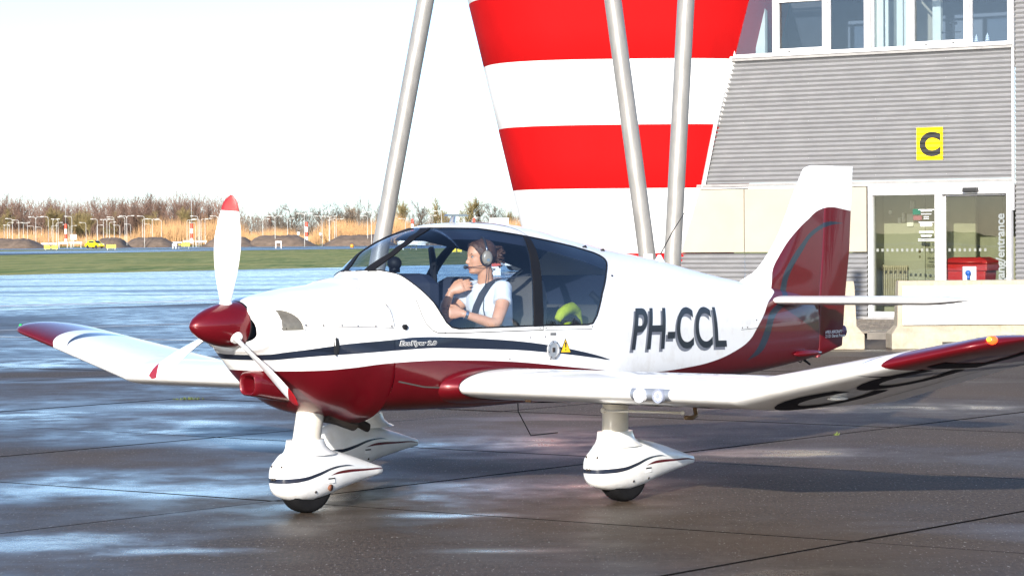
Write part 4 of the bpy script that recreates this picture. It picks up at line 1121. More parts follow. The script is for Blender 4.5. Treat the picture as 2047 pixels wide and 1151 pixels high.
# ---------------------------------------------------------------- cowling
AC = np.unique(np.round(np.concatenate([np.linspace(.37, .62, 26), np.linspace(.62, 1.213, 36)]), 4))
cb = MB()
for s in (1, -1):
    grid_to(cb, half_grid(COWL, AC, np.full(len(AC), -PI / 2), np.full(len(AC), PI / 2), 70), s)
    # rounded front face in to the spinner ring
    rim = half_grid(COWL, np.array([.37]), np.array([-PI / 2]), np.array([PI / 2]), 70)[0]
    rows = [rim]
    for q, da in ((.97, .010), (.9, .017), (.78, .019), (.62, .012)):
        cen = np.array([.37, 0, 1.165]); r2 = rim.copy(); r2[:, 1:] = cen[1:] + (rim[:, 1:] - cen[1:]) * q; r2[:, 0] = .37 - da; rows.append(r2)
    grid_to(cb, np.stack(rows), s)
    # rolled lip at the rear edge
    lipr = half_grid(COWL, np.array([1.213]), np.array([-PI / 2]), np.array([PI / 2]), 70)[0]
    l2 = lipr.copy(); l2[:, 1] *= .93; l2[:, 2] = 1.02 + (l2[:, 2] - 1.02) * .93; l2[:, 0] = 1.19
    grid_to(cb, np.stack([lipr, l2]), s)
cowl = weld(cb.build("cowling", M_LIV, plane, fix=False))
try: cowl.data.set_sharp_from_angle(angle=R(38))
except Exception: pass
# dark disc standing in for the exit shadow inside the rear lip
MB().loft([[(1.15, .40 * math.cos(k * PI / 10), .75 + .2 * math.sin(k * PI / 10)) for k in range(20)], [(1.20, .42 * math.cos(k * PI / 10), .75 + .22 * math.sin(k * PI / 10)) for k in range(20)]]).build("firewall_shadow_disc", M_DKMETAL, plane)

def surf_line(pts, w=.004, off=.0012, s=1, mb=None):
    """thin dark ribbon along (a, z) points"""
    mb = mb or MB(); P_ = [Vector((a, 0, z)) for a, z in pts]; rows = []
    for i, p in enumerate(P_):
        d = (P_[min(i + 1, len(P_) - 1)] - P_[max(i - 1, 0)]).normalized(); n = Vector((-d.z, 0, d.x)) * w / 2
        rows.append([(p.x + n.x, p.z + n.z, off), (p.x - n.x, p.z - n.z, off)])
    ribbon(mb, rows, s); return mb
def dense(pts, n=8):
    o = []
    for (a, z), (a2, z2) in zip(pts, pts[1:]):
        for k in range(n): o.append((a + (a2 - a) * k / n, z + (z2 - z) * k / n))
    return o + [pts[-1]]
g = MB()
for s in (1, -1):
    surf_line(dense([(.57, 1.161), (.777, 1.152), (1.005, 1.142), (1.203, 1.132)]), .004, .0015, s, g)
    surf_line(dense([(1.209, 1.138), (1.209, 1.24), (1.18, 1.32), (1.10, 1.382)]), .004, .0015, s, g)
g.build("access_panel_gap", M_GAP, cowl)
for s in (1, -1):
    g = MB()
    surf_line(dense([(1.465, 1.30), (1.462, 1.20), (1.478, 1.145), (1.515, 1.105), (1.56, 1.088), (1.70, 1.082), (2.535, 1.074)], 5), .006, .0015, s, g)
    surf_line(dense([(2.535, 1.100), (2.535, 1.074)], 3), .005, .0015, s, g)
    surf_line(dense([(2.55, 1.074), (3.05, 1.063)], 6), .004, .0015, s, g)
    surf_line(dense([(1.24, .80), (1.45, .757), (1.66, .74)], 8), .009, .002, s, g)
    surf_line(dense([(5.10, .985), (5.32, .988), (5.45, .995)], 8), .003, .0015, s, g)
    surf_line(dense([(2.69, 1.69), (2.66, 1.73), (2.60, 1.758), (2.5, 1.778), (2.38, 1.786)], 6), .005, .002, s, g)
    tag(g.build("panel_gap", M_GAP, fus), kind='stuff')
g = MB()
for s in (1, -1):
    for a, z in ((.57, 1.168), (.68, 1.164), (.80, 1.160), (.92, 1.154), (1.06, 1.148), (1.19, 1.142), (.42, 1.15), (.445, 1.15)):
        p = skin(a, z, .001, COWL, s); g.sphere(p, .0055, 6, 4)
    for a, z in ((1.62, 1.088), (2.50, 1.087), (2.56, 1.087), (3.05, 1.08), (2.40, 1.03), (2.55, 1.03), (5.12, 1.0), (5.2, 1.0), (5.35, 1.05), (2.2, .90), (2.6, .88)):
        p = skin(a, z, .001, FUS, s); g.sphere(p, .005, 6, 4)
o = g.build("screw", M_DKMETAL, fus, smooth=True); tag(o, kind='stuff')
# cooling inlet with its metal throat, one each side
M_THROAT = simple("inlet_metal", (.20, .18, .145), .35, metal=.5, var=.2, scale=30)
for s in (1, -1):
    q = []
    for k in range(11):
        f = k / 10; ang = f * PI / 2
        q.append((.422 + .135 * math.sin(ang), 1.140 + .125 * math.cos(ang)))
    mb = MB(); n0 = len(q)
    c = skin(.422, 1.140, .003, COWL, s)
    nr_ = 8; V = [skin(.422 + (a - .422) * j / nr_, 1.140 + (z - 1.140) * j / nr_, .0035, COWL, s) for j in range(nr_ + 1) for a, z in q]
    mb.add(V, [(j * n0 + k, j * n0 + k + 1, (j + 1) * n0 + k + 1, (j + 1) * n0 + k) for j in range(nr_) for k in range(n0 - 1)])
    io = mb.build("air_inlet", M_THROAT, cowl)
    MB().tube([skin(a, z, .004, COWL, s) for a, z in q], .007, n=6).tube([skin(.422, z, .003, COWL, s) for z in (1.14, 1.2, 1.265)], .003, n=5).build("inlet_lip", M_WPAINT, io, smooth=True)
    # outlet louvre: wedge rising to a dark slot
    mb = MB(); rows = []
    for f in np.linspace(0, 1, 9):
        a = .50 + .235 * f; zu = 1.030 + .055 * f ** 1.5; zl = 1.020 - .02 * f; h = .028 * f
        rows.append([skin(a, zu, .0005, COWL, s), skin(a, zu - .008, h, COWL, s), skin(a, (zu + zl) / 2, h, COWL, s), skin(a, zl, .0005, COWL, s)])
    mb.add([p for r_ in rows for p in r_], [(i * 4 + j, i * 4 + j + 1, i * 4 + j + 5, i * 4 + j + 4) for i in range(8) for j in range(3)])
    lo = mb.build("outlet_louvre", M_LIV, cowl, smooth=True)
    mb = MB(); rows_ = []
    for z_ in np.linspace(.978, 1.092, 13):
        e_ = max(.12, 1 - abs((z_ - 1.035) / .058) ** 4); rows_.append([(.746 - .022 * e_, z_, .0305), (.746 - .022 * e_, z_, .031), (.746, z_, .020), (.746 + .026 * e_, z_, .004)])
    ribbon(mb, rows_, s); mb.build("outlet_slot", M_BLK, lo)
# chin scoop
mb = MB(); rings = []
def rr(a, cl, cz, w, h, n=24, e=3.5):
    o = []
    for k in range(n):
        t = 2 * PI * k / n; ct, st = math.cos(t), math.sin(t); q = (abs(ct) ** e + abs(st) ** e) ** (-1 / e)
        o.append((a, -(cl + w * q * ct), cz + h * q * st))
    return o
for a, w, h, cz in ((.56, .02, .02, .80), (.50, .048, .044, .810), (.425, .050, .048, .812), (.405, .058, .055, .814), (.40, .068, .064, .815), (.41, .077, .072, .815), (.45, .084, .078, .815), (.55, .095, .085, .80), (.70, .10, .08, .77), (.85, .06, .03, .74)):
    rings.append(rr(a, .045, cz, w, h))
mb.loft(rings).build("chin_scoop", M_BURG, plane, smooth=True, angle=60)
MB().loft([rr(.497, .045, .811, .046, .042), rr(.499, .045, .811, .046, .042)]).build("scoop_throat", M_DKTRIM, plane)

# spinner and propeller ----------------------------------------------
prof = [(.002, 0), (.018, .006), (.045, .03), (.075, .075), (.100, .13), (.122, .20), (.134, .27), (.139, .33), (.139, .352)]
MB().lathe(prof, (0, 0, 1.175), 'X', 48).build("spinner", M_BURG, plane, smooth=True, angle=50)
MB().lathe([(.139, .352), (.142, .354), (.142, .366), (.12, .372)], (0, 0, 1.175), 'X', 48).build("back_plate", M_DKTRIM, plane, smooth=True, angle=40)
def blade(ang):
    b = empty("propeller_blade", (.27, 0, 1.175)); b.parent = plane
    b.rotation_euler = (ang, 0, 0)
    rings, rings2 = [], []
    for f in np.linspace(0, 1, 22):
        r_ = .115 + f * .665
        ch = .055 + .105 * math.sin(min(1, f * 1.75) * PI / 2) - .085 * max(0, f - .6) ** 1.3 / .4 ** 1.3
        if f > .9: ch *= math.sqrt(max(.05, 1 - ((f - .9) / .1) ** 2))
        th = .030 * (1 - f) ** 1.2 + .006; pit = R(62 - 36 * f)
        ring = []
        for k in range(14):
            t = 2 * PI * k / 14; u = ch * .5 * math.cos(t) + ch * .06; v = th * .5 * math.sin(t) * (1.15 if math.sin(t) > 0 else .7)
            # chordwise u lies across the disc, v along the shaft, turned by the pitch angle
            ring.append((-u * math.sin(pit) - v * math.cos(pit), u * math.cos(pit) - v * math.sin(pit), r_))
        (rings if r_ < .715 else rings2).append(ring)
        if r_ < .715: last = ring
    MB().loft(rings).build("blade", M_WPAINT, b, smooth=True, angle=60)
    MB().loft([last] + rings2).build("blade_tip", simple("blade_tip_red", (.26, .008, .012), .35), b, smooth=True, angle=60)
    MB().lathe([(.045, .09), (.042, .125), (.036, .14)], axis='Z', n=16).build("blade_root", M_WPAINT, b, smooth=True, angle=50)
for k in range(3): blade(R(6 + 120 * k))

# exhaust and nose details
mb = MB().tube([(.98, -.10, .60), (1.10, -.10, .575), (1.24, -.10, .52)], [.05, .05, .042], n=14)
mb.build("exhaust_muffler", M_DKMETAL, plane, smooth=True, angle=50)
MB().tube([(1.18, -.02, .60), (1.30, -.02, .545), (1.43, -.02, .488)], .030, n=14).lathe([(.03, 0), (.024, 0)], (1.43, -.02, .488), 'X', 14).build("exhaust_pipe", M_DKMETAL, plane, smooth=True, angle=50)
MB().lathe([(.018, 0), (.018, .02), (.012, .026)], axis='Y', n=10).build("static_vent", M_DKTRIM, fus, smooth=True, angle=40).location = skin(1.303, 1.126, .016, FUS)

# wings ---------------------------------------------------------------
LB, LC, LT = 2.715, 3.643, 4.36
def wing_geo(l):
    if l <= LB: return 1.673, 1.71, .746, 1.0
    f = (l - LB) / (LT - LB); le = 1.673 + .10 * (l - LB) / (LC - LB) if l < LC else 1.773 + .06 * (l - LC) / (LT - LC)
    te = 3.383 - .58 * f
    if l > 4.14:
        q = (l - 4.14) / (LT - 4.14); q = min(q, .985); rd = 1 - math.sqrt(1 - q * q); le += .50 * rd; te -= .22 * rd
    return le, te - le,   .746 + .205 * (l - LB), 1.0 - .12 * f
def naca(x): return 5 * .117 * (.2969 * math.sqrt(x) - .126 * x - .3516 * x * x + .2843 * x ** 3 - .1015 * x ** 4)
def camb(x): return .055 * x * (1 - x) * (1 - .5 * x) + .010 * math.sin(PI * x)
INC = R(4.0)
def wing_pt(l, x, up, off=0.0):
    le, ch, z0, tk = wing_geo(l); y = camb(x) + (naca(x) * tk + 0) * (1 if up else -1)
    if l > 4.14:
        q = min((l - 4.14) / (LT - 4.14), .985); y = camb(x) + (y - camb(x)) * math.sqrt(1 - q * q * .92) + .0 * q
    dx, dz = x * ch, y * ch + off * (1 if up else -1)
    c, s = math.cos(INC), math.sin(INC)
    lift = .0 * max(0, (l - 4.02) / .34) ** 2 if l > 4.02 else 0
    dl = -off * .205 * (1 if up else -1) if l > LB else 0
    return (le + dx * c + dz * s, l + dl, z0 + dz * c - dx * s + lift)
XS = [0.5 * (1 - math.cos(PI * k / 30)) for k in range(31)]
def mat_wing():
    m, nt, nd, lk, b = nodes("wing_paint")
    co = objco(nt); sp = N(nt, "ShaderNodeSeparateXYZ"); lk.new(co, sp.inputs[0])
    x = sp.outputs[0]; l = mathn(nt, 'ABSOLUTE', sp.outputs[1]); z = sp.outputs[2]
    zch = mathn(nt, 'ADD', .746 - .205 * LB, mathn(nt, 'MULTIPLY', l, .205))       # height of the leading edge here
    dz = mathn(nt, 'SUBTRACT', z, zch)
    dx = mathn(nt, 'MAXIMUM', mathn(nt, 'SUBTRACT', x, 1.77), 0)
    edge = mathn(nt, 'ADD', LC, mathn(nt, 'MULTIPLY', mathn(nt, 'POWER', dx, .55), .34))
    up = mathn(nt, 'GREATER_THAN', dz, mathn(nt, 'SUBTRACT', -.052, mathn(nt, 'MULTIPLY', dx, .075)))
    red = mathn(nt, 'MULTIPLY', mathn(nt, 'GREATER_THAN', l, edge), mathn(nt, 'MAXIMUM', up, mathn(nt, 'LESS_THAN', dx, .16)))
    e2 = mathn(nt, 'SUBTRACT', l, mathn(nt, 'SUBTRACT', edge, .17))
    wd = mathn(nt, 'MULTIPLY', mathn(nt, 'MINIMUM', dx, .35), .16)
    nav = mathn(nt, 'MULTIPLY', mathn(nt, 'LESS_THAN', mathn(nt, 'ABSOLUTE', e2), wd), up)
    c = mixc(nt, red, mixc(nt, nav, WHITE, NAVY), (.115, .0036, .008))
    lk.new(mathn(nt, 'MULTIPLY', red, .2), b.inputs["Metallic"])
    paint_common(nt, nd, lk, b, c, co); return m
M_WING = mat_wing(); M_UNDER = simple("lettering_under_wing", (.012, .014, .022), .6, spec=.1)
LS = [.40, .60, 1.1, 1.6, 2.1, 2.5, LB - .03, LB, LB + .03, 3.0, 3.3, LC, 3.85, 4.02, 4.14, 4.19, 4.24, 4.28, 4.31, 4.335, 4.35, 4.36]
wings = {}
for s in (1, -1):
    rings = [[(p[0], -p[1] * s, p[2]) for p in [wing_pt(l, x, True) for x in reversed(XS)] + [wing_pt(l, x, False) for x in XS[1:-1]]] for l in LS]
    w = MB().loft(rings).build("wing", M_WING, plane, smooth=True, angle=50); wings[s] = w
    w["label"] = "near port wing with PH-CCL letters below" if s == 1 else "far starboard wing"
    P3 = lambda l, x, up, off, s=s: (lambda p: (p[0], -p[1] * s, p[2]))(wing_pt(l, x, up, off))
    # navigation light on the tip's leading edge
    nl = MB().sphere(P3(4.265, .012, True, .004), ((.034, .030, .024) if s == 1 else (.014, .014, .012)), 14, 10)
    nl.build("nav_light", simple("nav_lens_red" if s == 1 else "nav_lens_green", (1.0, .06, .01) if s == 1 else (.02, .35, .08), .1, emis=2.0 if s == 1 else 0), w, smooth=True)
    if s == 1:
        MB().sphere((P3(4.265, .012, True, .004)[0] - .030, P3(4.265, .012, True, .004)[1], P3(4.265, .012, True, .004)[2] + .006), (.014, .014, .012), 10, 8).build("nav_bulb", simple("nav_bulb", (1, .32, .02), .2, emis=2.5), w, smooth=True)
    # root fairing wrapped round the leading edge
    rf = MB(); rings = []
    for l, gx, k in ((.46, .11, 1.50), (.54, .085, 1.36), (.585, .05, 1.20), (.615, .022, 1.06)):
        rings.append([(lambda p, x=x, up=up: (p[0] - gx * (1 - x / .30) ** .5 if x < .30 else p[0], -l * s, .746 + (p[2] - .746) * (1 + (k - 1) * max(0, 1 - x / .45))))(wing_pt(l, x, up)) for up, x in [(True, .45 * (1 - q / 12) ** 1.8) for q in range(13)] + [(False, .45 * (q / 12) ** 1.8) for q in range(1, 13)]])
    rf.loft(rings, closed=False).build("root_fairing", M_BURG, plane, smooth=True)
    # control-surface gaps on top, aileron and flap each a line of their own
    gp = MB()
    for x0, la, lb2 in ((.76, .62, LB - .05), (.74, LB + .05, 4.0)):
        n_ = 10
        for up in (True, False):
            V = [P3(la + (lb2 - la) * k / n_, x0 + d, up, .0015) for k in range(n_ + 1) for d in (0, .006)]
            gp.add(V, [(2 * k, 2 * k + 1, 2 * k + 3, 2 * k + 2) for k in range(n_)])
    gp.build("hinge_gap", M_GAP, w)
# landing lights set into the near wing's leading edge
M_LENS = simple("lamp_reflector", (.75, .76, .80), .4); M_LED = simple("led_plate_grey", (.22, .24, .30), .4)
wl_ = wings[1]
def le_patch(l0, l1, x0, x1, off, nl_=10, nx=10):
    """patch round the leading edge: x runs from -x0 (lower) to +x1 (upper)"""
    V = []
    for i in range(nl_ + 1):
        for j in range(nx + 1):
            q = -x0 + (x1 + x0) * j / nx
            p = wing_pt(l0 + (l1 - l0) * i / nl_, abs(q), q >= 0, 0)
            V.append((p[0] - off, -p[1], p[2]))
    return MB().add(V, [(i * (nx + 1) + j, (i + 1) * (nx + 1) + j, (i + 1) * (nx + 1) + j + 1, i * (nx + 1) + j + 1) for i in range(nl_) for j in range(nx)])
ll = le_patch(1.98, 2.27, .020, .012, .003).build("landing_light", simple("lamp_bay_grey", (.26, .28, .32), .35, metal=.3), wl_, smooth=True)
for lc_ in (2.06, 2.20):
    p = wing_pt(lc_, 0, True); c = (p[0] - .012, -p[1], p[2] - .010)
    MB().lathe([(.001, -.002), (.030, -.001), (.034, .000), (.036, -.004), (.041, -.004), (.043, .020)], c, 'X', 24).build("reflector", M_LENS if lc_ < 2.1 else M_LED, ll, smooth=True, angle=40)
    if lc_ > 2.1:
        for q in range(8):
            MB().sphere((c[0] - .002, c[1] + .022 * math.cos(q * PI / 4), c[2] + .022 * math.sin(q * PI / 4)), .0065, 8, 5).build("bulb", M_LENS, ll, smooth=True)
le_patch(1.985, 2.265, .024, .016, .012).build("lens_cover", glass("clear_cover", (.95, .96, .97), 0, .05), ll, smooth=True)
# registration below the near wing, read from behind, tops towards the leading edge
vs, fs = text_mesh("PH-CCL", 1.0, bold=.03)
xs = [v[0] for v in vs]; ys = [v[1] for v in vs]; x0, x1, y0, y1 = min(xs), max(xs), min(ys), max(ys)
vs, fs = subdiv(vs, fs, .12)
MB().add([(lambda p: (p[0], -p[1], p[2]))(wing_pt(1.50 + (x - x0) / (x1 - x0) * 2.72, .56 - (y - y0) / (y1 - y0) * .45, False, .003)) for x, y, z in vs], fs).build("registration", M_UNDER, wl_, fix=False)
# under-wing fittings
MB().tube([(2.60, -1.74, .68), (2.58, -1.76, .59), (2.565, -1.78, .555), (2.50, -1.80, .545), (2.43, -1.80, .55)], .014, n=10).build("tie_down_hook", M_BRASS, wl_, smooth=True)
MB().tube([(2.06, -1.46, .605), (2.20, -1.95, .598)], .008, n=8).sphere((2.06, -1.45, .605), .018, 8, 6).sphere((2.20, -1.96, .598), .014, 8, 6).build("step_rod", M_GRIME, wl_, smooth=True)
MB().sphere(wing_pt(3.05, .35, False, .004)[:1] + (-3.05, wing_pt(3.05, .35, False, .004)[2]), (.07, .06, .012), 14, 6).build("inspection_cover", M_WPAINT, wl_, smooth=True)
MB().box((wing_pt(1.0, .12, False)[0], -1.0, wing_pt(1.0, .12, False)[2] - .002), (.05, .004, .004)).box((wing_pt(1.0, .12, False)[0], -1.0, wing_pt(1.0, .12, False)[2] - .002), (.004, .05, .02)).build("drain_valve", M_BRASS, wl_)

# tail ----------------------------------------------------------------
FLE = [(1.10, 5.30), (1.30, 5.36), (1.352, 5.46), (1.39, 5.58), (1.43, 5.66), (1.497, 5.747), (1.60, 5.862), (1.688, 5.940), (1.85, 6.050), (1.999, 6.143), (2.10, 6.212), (2.197, 6.283), (2.222, 6.32), (2.234, 6.39)]
FHI = [(.70, 6.390), (.729, 6.396), (1.21, 6.428), (1.565, 6.486), (1.902, 6.524), (2.235, 6.548)]
FTE = [(.72, 6.424), (.75, 6.56), (.80, 6.787), (.90, 6.803), (.96, 6.81), (1.16, 6.833), (1.562, 6.907), (2.15, 6.962), (2.235, 6.969)]
rings = []
for z in [1.10, 1.2, 1.28, 1.32, 1.345, 1.37, 1.40, 1.43, 1.46, 1.50, 1.56, 1.62, 1.70, 1.8, 1.9, 2.0, 2.1, 2.16, 2.197, 2.215, 2.228, 2.2345]:
    a0, a1 = ip(FLE, z), ip(FHI, z) - .006; th = .052 - .018 * (z - 1.2); ring = []
    if z > 2.2: th *= max(.25, 1 - ((z - 2.2) / .036) ** 2)
    up = [0, .01, .03, .07, .14, .24, .36, .5, .65, .8, .92, 1.0]
    hw = lambda x: th * (min(1, (x / .30)) ** .5 * (1 if x < .3 else 1 - .25 * (x - .3) / .7))
    L_ = a1 - a0
    ring = [(a0 + L_ * x, -hw(x), z) for x in up] + [(a0 + L_ * x, hw(x), z) for x in reversed(up[1:])]
    rings.append(ring)
MB().loft(rings).build("tail_fin", M_LIV, plane, smooth=True, angle=45)
rings = []
for z in [.722, .735, .75, .775, .80, .85, .96, 1.1, 1.25, 1.4, 1.56, 1.75, 1.9, 2.05, 2.15, 2.2, 2.225, 2.2345]:
    a0, a1 = ip(FHI, z) + .004, ip(FTE, z); th = (.042 - .012 * (z - .8))
    if z > 2.2: th *= max(.25, 1 - ((z - 2.2) / .036) ** 2)
    n_ = 9; ring = [(a0 + .028 - .028 * math.sin(PI * k / n_), -th * math.cos(PI * k / n_), z) for k in range(n_ + 1)]
    rings.append([(min(p[0], a1), p[1], p[2]) for p in ring] + [(a1, .004, z), (a1, -.004, z)])
MB().loft(rings).build("rudder", M_LIV, plane, smooth=True, angle=45)
# tail light
tl_ = MB().sphere((6.82, 0, .915), (.035, .022, .045), 12, 8).build("tail_light", simple("tail_lens", (.10, .05, .10), .1), plane, smooth=True)
M_PRINT = simple("white_print", (.75, .75, .74), .5)
for q, tx in enumerate(("APEX AIRCRAFT", "21121 Darois France")):
    print_text(tx, .034, M_PRINT, plane, "maker_lettering", lambda x, y, q=q: (6.50 + x * .95, -.043, .905 - q * .032 + y), align='LEFT', bold=.0006)
# all-moving tailplane
def tp_pt(l, x, up):
    f = abs(l) / 1.6; le, te = 5.685, 6.335
    if f > .88:
        q = min((f - .88) / .12, .985); rd = 1 - math.sqrt(1 - q * q); le += .34 * rd; te -= .05 * rd
        k = math.sqrt(1 - q * q * .9)
    else: k = 1
    y = naca(x) * .92 * (te - le) * k
    return (le + (te - le) * x, -l, 1.185 + (y if up else -y))
TLs = [-1.6, -1.592, -1.575, -1.55, -1.51, -1.46, -1.408, -1.0, -.5, -.09, .09, .5, 1.0, 1.408, 1.46, 1.51, 1.55, 1.575, 1.592, 1.6]
tp = MB().loft([[tp_pt(l, x, True) for x in reversed(XS[::2])] + [tp_pt(l, x, False) for x in XS[2:-1:2]] for l in TLs]).build("tailplane", M_WPAINT, plane, smooth=True, angle=50)
for s in (-1, 1): MB().box((6.375, s * .55, 1.187), (.07, .8, .010)).build("trim_tab", M_WPAINT, tp, bevel=.003)
# small tail fittings
MB().lathe([(.002, 0), (.022, .05), (.028, .16), (.022, .30), (.012, .36)], (5.95, -.125, .765), 'X', 14).build("tail_fairing", M_BURG, plane, smooth=True)
MB().tube([(6.25, 0, .715), (6.33, -.01, .668)], [.012, .008], n=8).build("tail_skid", M_DKTRIM, plane, smooth=True)
MB().tube([(6.20, 0, .715), (6.195, 0, .695), (6.215, 0, .688), (6.235, 0, .70)], .004, n=6).build("tie_down_ring", M_DKTRIM, plane, smooth=True)

# undercarriage ---------------------------------------------------------
SPAT = [(-.330, .185, .250, .012), (-.322, .155, .280, .05), (-.29, .120, .325, .085), (-.21, .092, .375, .112), (-.12, .078, .400, .122), (0, .072, .402, .124), (.13, .086, .392, .118), (.28, .122, .362, .102), (.42, .146, .326, .076), (.55, .166, .288, .050), (.66, .182, .254, .031), (.718, .188, .240, .024), (.728, .195, .233, .017)]
def mat_spat(dl, z0):
    m, nt, nd, lk, b = nodes("spat_paint")
    co = objco(nt); sp = N(nt, "ShaderNodeSeparateXYZ"); lk.new(co, sp.inputs[0]); x, z = sp.outputs[0], sp.outputs[2]
    xr, zr = (-.4, .8), (0, .5)
    nu = fcurve(nt, x, [(-.4, .225), (-.3, .228), (-.12, .232), (0, .252), (.13, .278), (.24, .282), (.36, .265), (.8, .2)], xr, zr)
    nl_ = fcurve(nt, x, [(-.4, .200), (-.3, .200), (-.12, .208), (0, .232), (.13, .263), (.24, .272), (.36, .265), (.8, .22)], xr, zr)
    ru = fcurve(nt, x, [(-.4, .0), (.06, .20), (.10, .226), (.25, .250), (.42, .242), (.72, .213), (.8, .0)], xr, zr)
    rl = fcurve(nt, x, [(-.4, .1), (.06, .22), (.10, .226), (.25, .232), (.42, .228), (.72, .211), (.8, .1)], xr, zr)
    c = mixc(nt, curve_mask(nt, x, z, nl_, nu), WHITE, NAVY); c = mixc(nt, curve_mask(nt, x, z, rl, ru), c, BURG)
    gr = maprange(nt, noise(nt, 9, 6, .7, scaled(nt, co, (1, 1, 2))), .45, .75, 0, .45)
    low = maprange(nt, z, .09, .2, 1, .15)
    c = mixc(nt, mathn(nt, 'MULTIPLY', gr, low), c, (.25, .17, .10))
    paint_common(nt, nd, lk, b, c, co); return m
M_SPAT = mat_spat(0, 0)
def leg_unit(am, l, zoff, k, strut, lab, kf=1.0):
    g = empty("landing_gear", (am, -l, zoff)); g.parent = plane; g["label"] = lab
    f = MB(); rings = []
    for da, z0, z1, w in SPAT:
        ring = []
        for q in range(28):
            t = 2 * PI * q / 28; ct, st = math.cos(t), math.sin(t); e = 2.5; r_ = (abs(ct) ** e + abs(st) ** e) ** (-1 / e)
            ring.append((da * k * (kf if da < 0 else 1), w * r_ * ct, (z0 + z1) / 2 + (z1 - z0) / 2 * r_ * st))
        rings.append(ring)
    f.loft(rings)
    sp = f.build("wheel_fairing", M_SPAT, g, smooth=True, angle=50)
    # collar up to the strut
    top, bot = strut
    cx, cy = bot[0], bot[1]
    rg = []
    for z, ra, rb, dx in ((.355, .22, .118, .03), (.38, .175, .105, .015), (.405, .150, .098, .005), (.44, .138, .094, 0), (.452, .136, .093, 0)):
        rg.append([(cx + dx + ra * math.cos(2 * PI * q / 28), cy + rb * math.sin(2 * PI * q / 28), z) for q in range(28)])
    MB().loft(rg).build("collar", M_SPAT, g, smooth=True, angle=50)
    rg = []
    for f_ in (0, .5, 1):
        c = Vector(bot).lerp(Vector(top), f_)
        rg.append([(c.x + .098 * math.cos(2 * PI * q / 28), c.y + .074 * math.sin(2 * PI * q / 28), c.z) for q in range(28)])
    MB().loft(rg).build("strut", M_GRIME, g, smooth=True, angle=50)
    w = MB().lathe([(.055, -.058), (.115, -.064), (.150, -.070), (.172, -.064), (.184, -.045), (.188, -.02), (.186, -.016), (.186, -.010), (.189, -.006), (.189, .006), (.186, .010), (.186, .016), (.188, .02), (.184, .045), (.172, .064), (.150, .070), (.115, .064), (.055, .058)], (0, 0, .189), 'Y', 40).build("wheel", M_TYRE, g, smooth=True)
    MB().lathe([(.01, -.070), (.05, -.068), (.085, -.066), (.10, -.060)], (0, 0, .189), 'Y', 24).lathe([(.10, .060), (.085, .066), (.05, .068), (.01, .070)], (0, 0, .189), 'Y', 24).build("rim", simple("rim_grey", (.30, .28, .25), .5, metal=.5), w, smooth=True)
    h = MB()
    for da, z in ((-.02, .135), (.14, .142), (-.30, .30), (-.34, .225)):
        for s in (-1, 1):
            ww = float(np.interp(da, [q[0] for q in SPAT], [q[3] for q in SPAT])); z0 = float(np.interp(da, [q[0] for q in SPAT], [q[1] for q in SPAT])); z1 = float(np.interp(da, [q[0] for q in SPAT], [q[2] for q in SPAT]))
            v = min(.98, abs((z - (z0 + z1) / 2) / ((z1 - z0) / 2))); y = ww * (1 - v ** 2.5) ** (1 / 2.5)
            h.sphere((da * k * (kf if da < 0 else 1), s * (y - .001), z), .0085, 8, 6)
    h.build("bolt", M_DKMETAL, g, smooth=True)
    zz = .185; v = (zz - .245) / .14; y = .118 * (1 - abs(v) ** 2.5) ** .4
    MB().box((.12 * k, -(y + .004), zz + .012), (.055, .004, .032)).build("placard", M_PRINT, g)
    MB().box((.12 * k, -(y + .0055), zz + .023), (.055, .004, .009)).build("placard_head", M_BLK, g)
    return g, sp
leg_unit(2.556, 1.19, -.0114, 1.0, ((-.06, 0, .70), (-.07, 0, .40)), "near main landing gear with spotless white spat")
leg_unit(2.40, -1.20, .0115, 1.0, ((.30, 0, .70), (.22, 0, .40)), "far main landing gear, in shade behind the nose wheel")
g, sp = leg_unit(.856, .058, -.0006, .90, ((.06, 0, .66), (.002, 0, .40)), "nose gear with grimy strut", .88)
MB().lathe([(.001, 0), (.019, .001), (.022, -.006)], (.105, -.1065, .152), 'Y', 18).build("tow_hole", simple("rusty_hole", (.16, .06, .03), .8), g, smooth=True)

# lettering and marks on the near side (and mirrored readable on the far side) -----
def side_text(txt, quad, off, m, name, bold=.0, maxlen=.1, s=1, shift=(0, 0), parent=None, **k):
    vs, fs = text_mesh(txt, 1.0, bold=bold, **k)
    xs = [v[0] for v in vs]; ys = [v[1] for v in vs]; x0, x1, y0, y1 = min(xs), max(xs), min(ys), max(ys)
    vs, fs = subdiv(vs, fs, maxlen)
    out = []
    for x, y, z in vs:
        u, v = (x - x0) / (x1 - x0), (y - y0) / (y1 - y0)
        if s < 0: u = 1 - u
        (ab, zb_), (at, zt_), (br, zbr), (tr, ztr) = quad
        a = (1 - v) * ((1 - u) * ab + u * br) + v * ((1 - u) * at + u * tr)
        z = (1 - v) * ((1 - u) * zb_ + u * zbr) + v * ((1 - u) * zt_ + u * ztr)
        out.append(skin(a + shift[0], z + shift[1], off, FUS, s))
    return MB().add(out, fs).build(name, m, parent or fus, fix=False)
M_SHADOW = simple("lettering_grey", (.16, .17, .20), .5); M_REG = simple("lettering_black", (.012, .014, .02), .4)
QR = [(3.515, .900), (3.598, 1.190), (4.875, .866), (4.838, 1.165)]
for s in (1, -1):
    side_text("PH-CCL", QR, .0015, M_SHADOW, "registration_shade", .012, .06, s, (-.026, -.020))
    side_text("PH-CCL", QR, .0030, M_REG, "registration", .012, .06, s)
QE = [(1.232, 1.011), (1.248, 1.052), (1.537, 1.005), (1.545, 1.041)]
side_text("EcoFlyer 2.0", QE, .0015, M_PRINT, "type_name_outline", .075, .12)
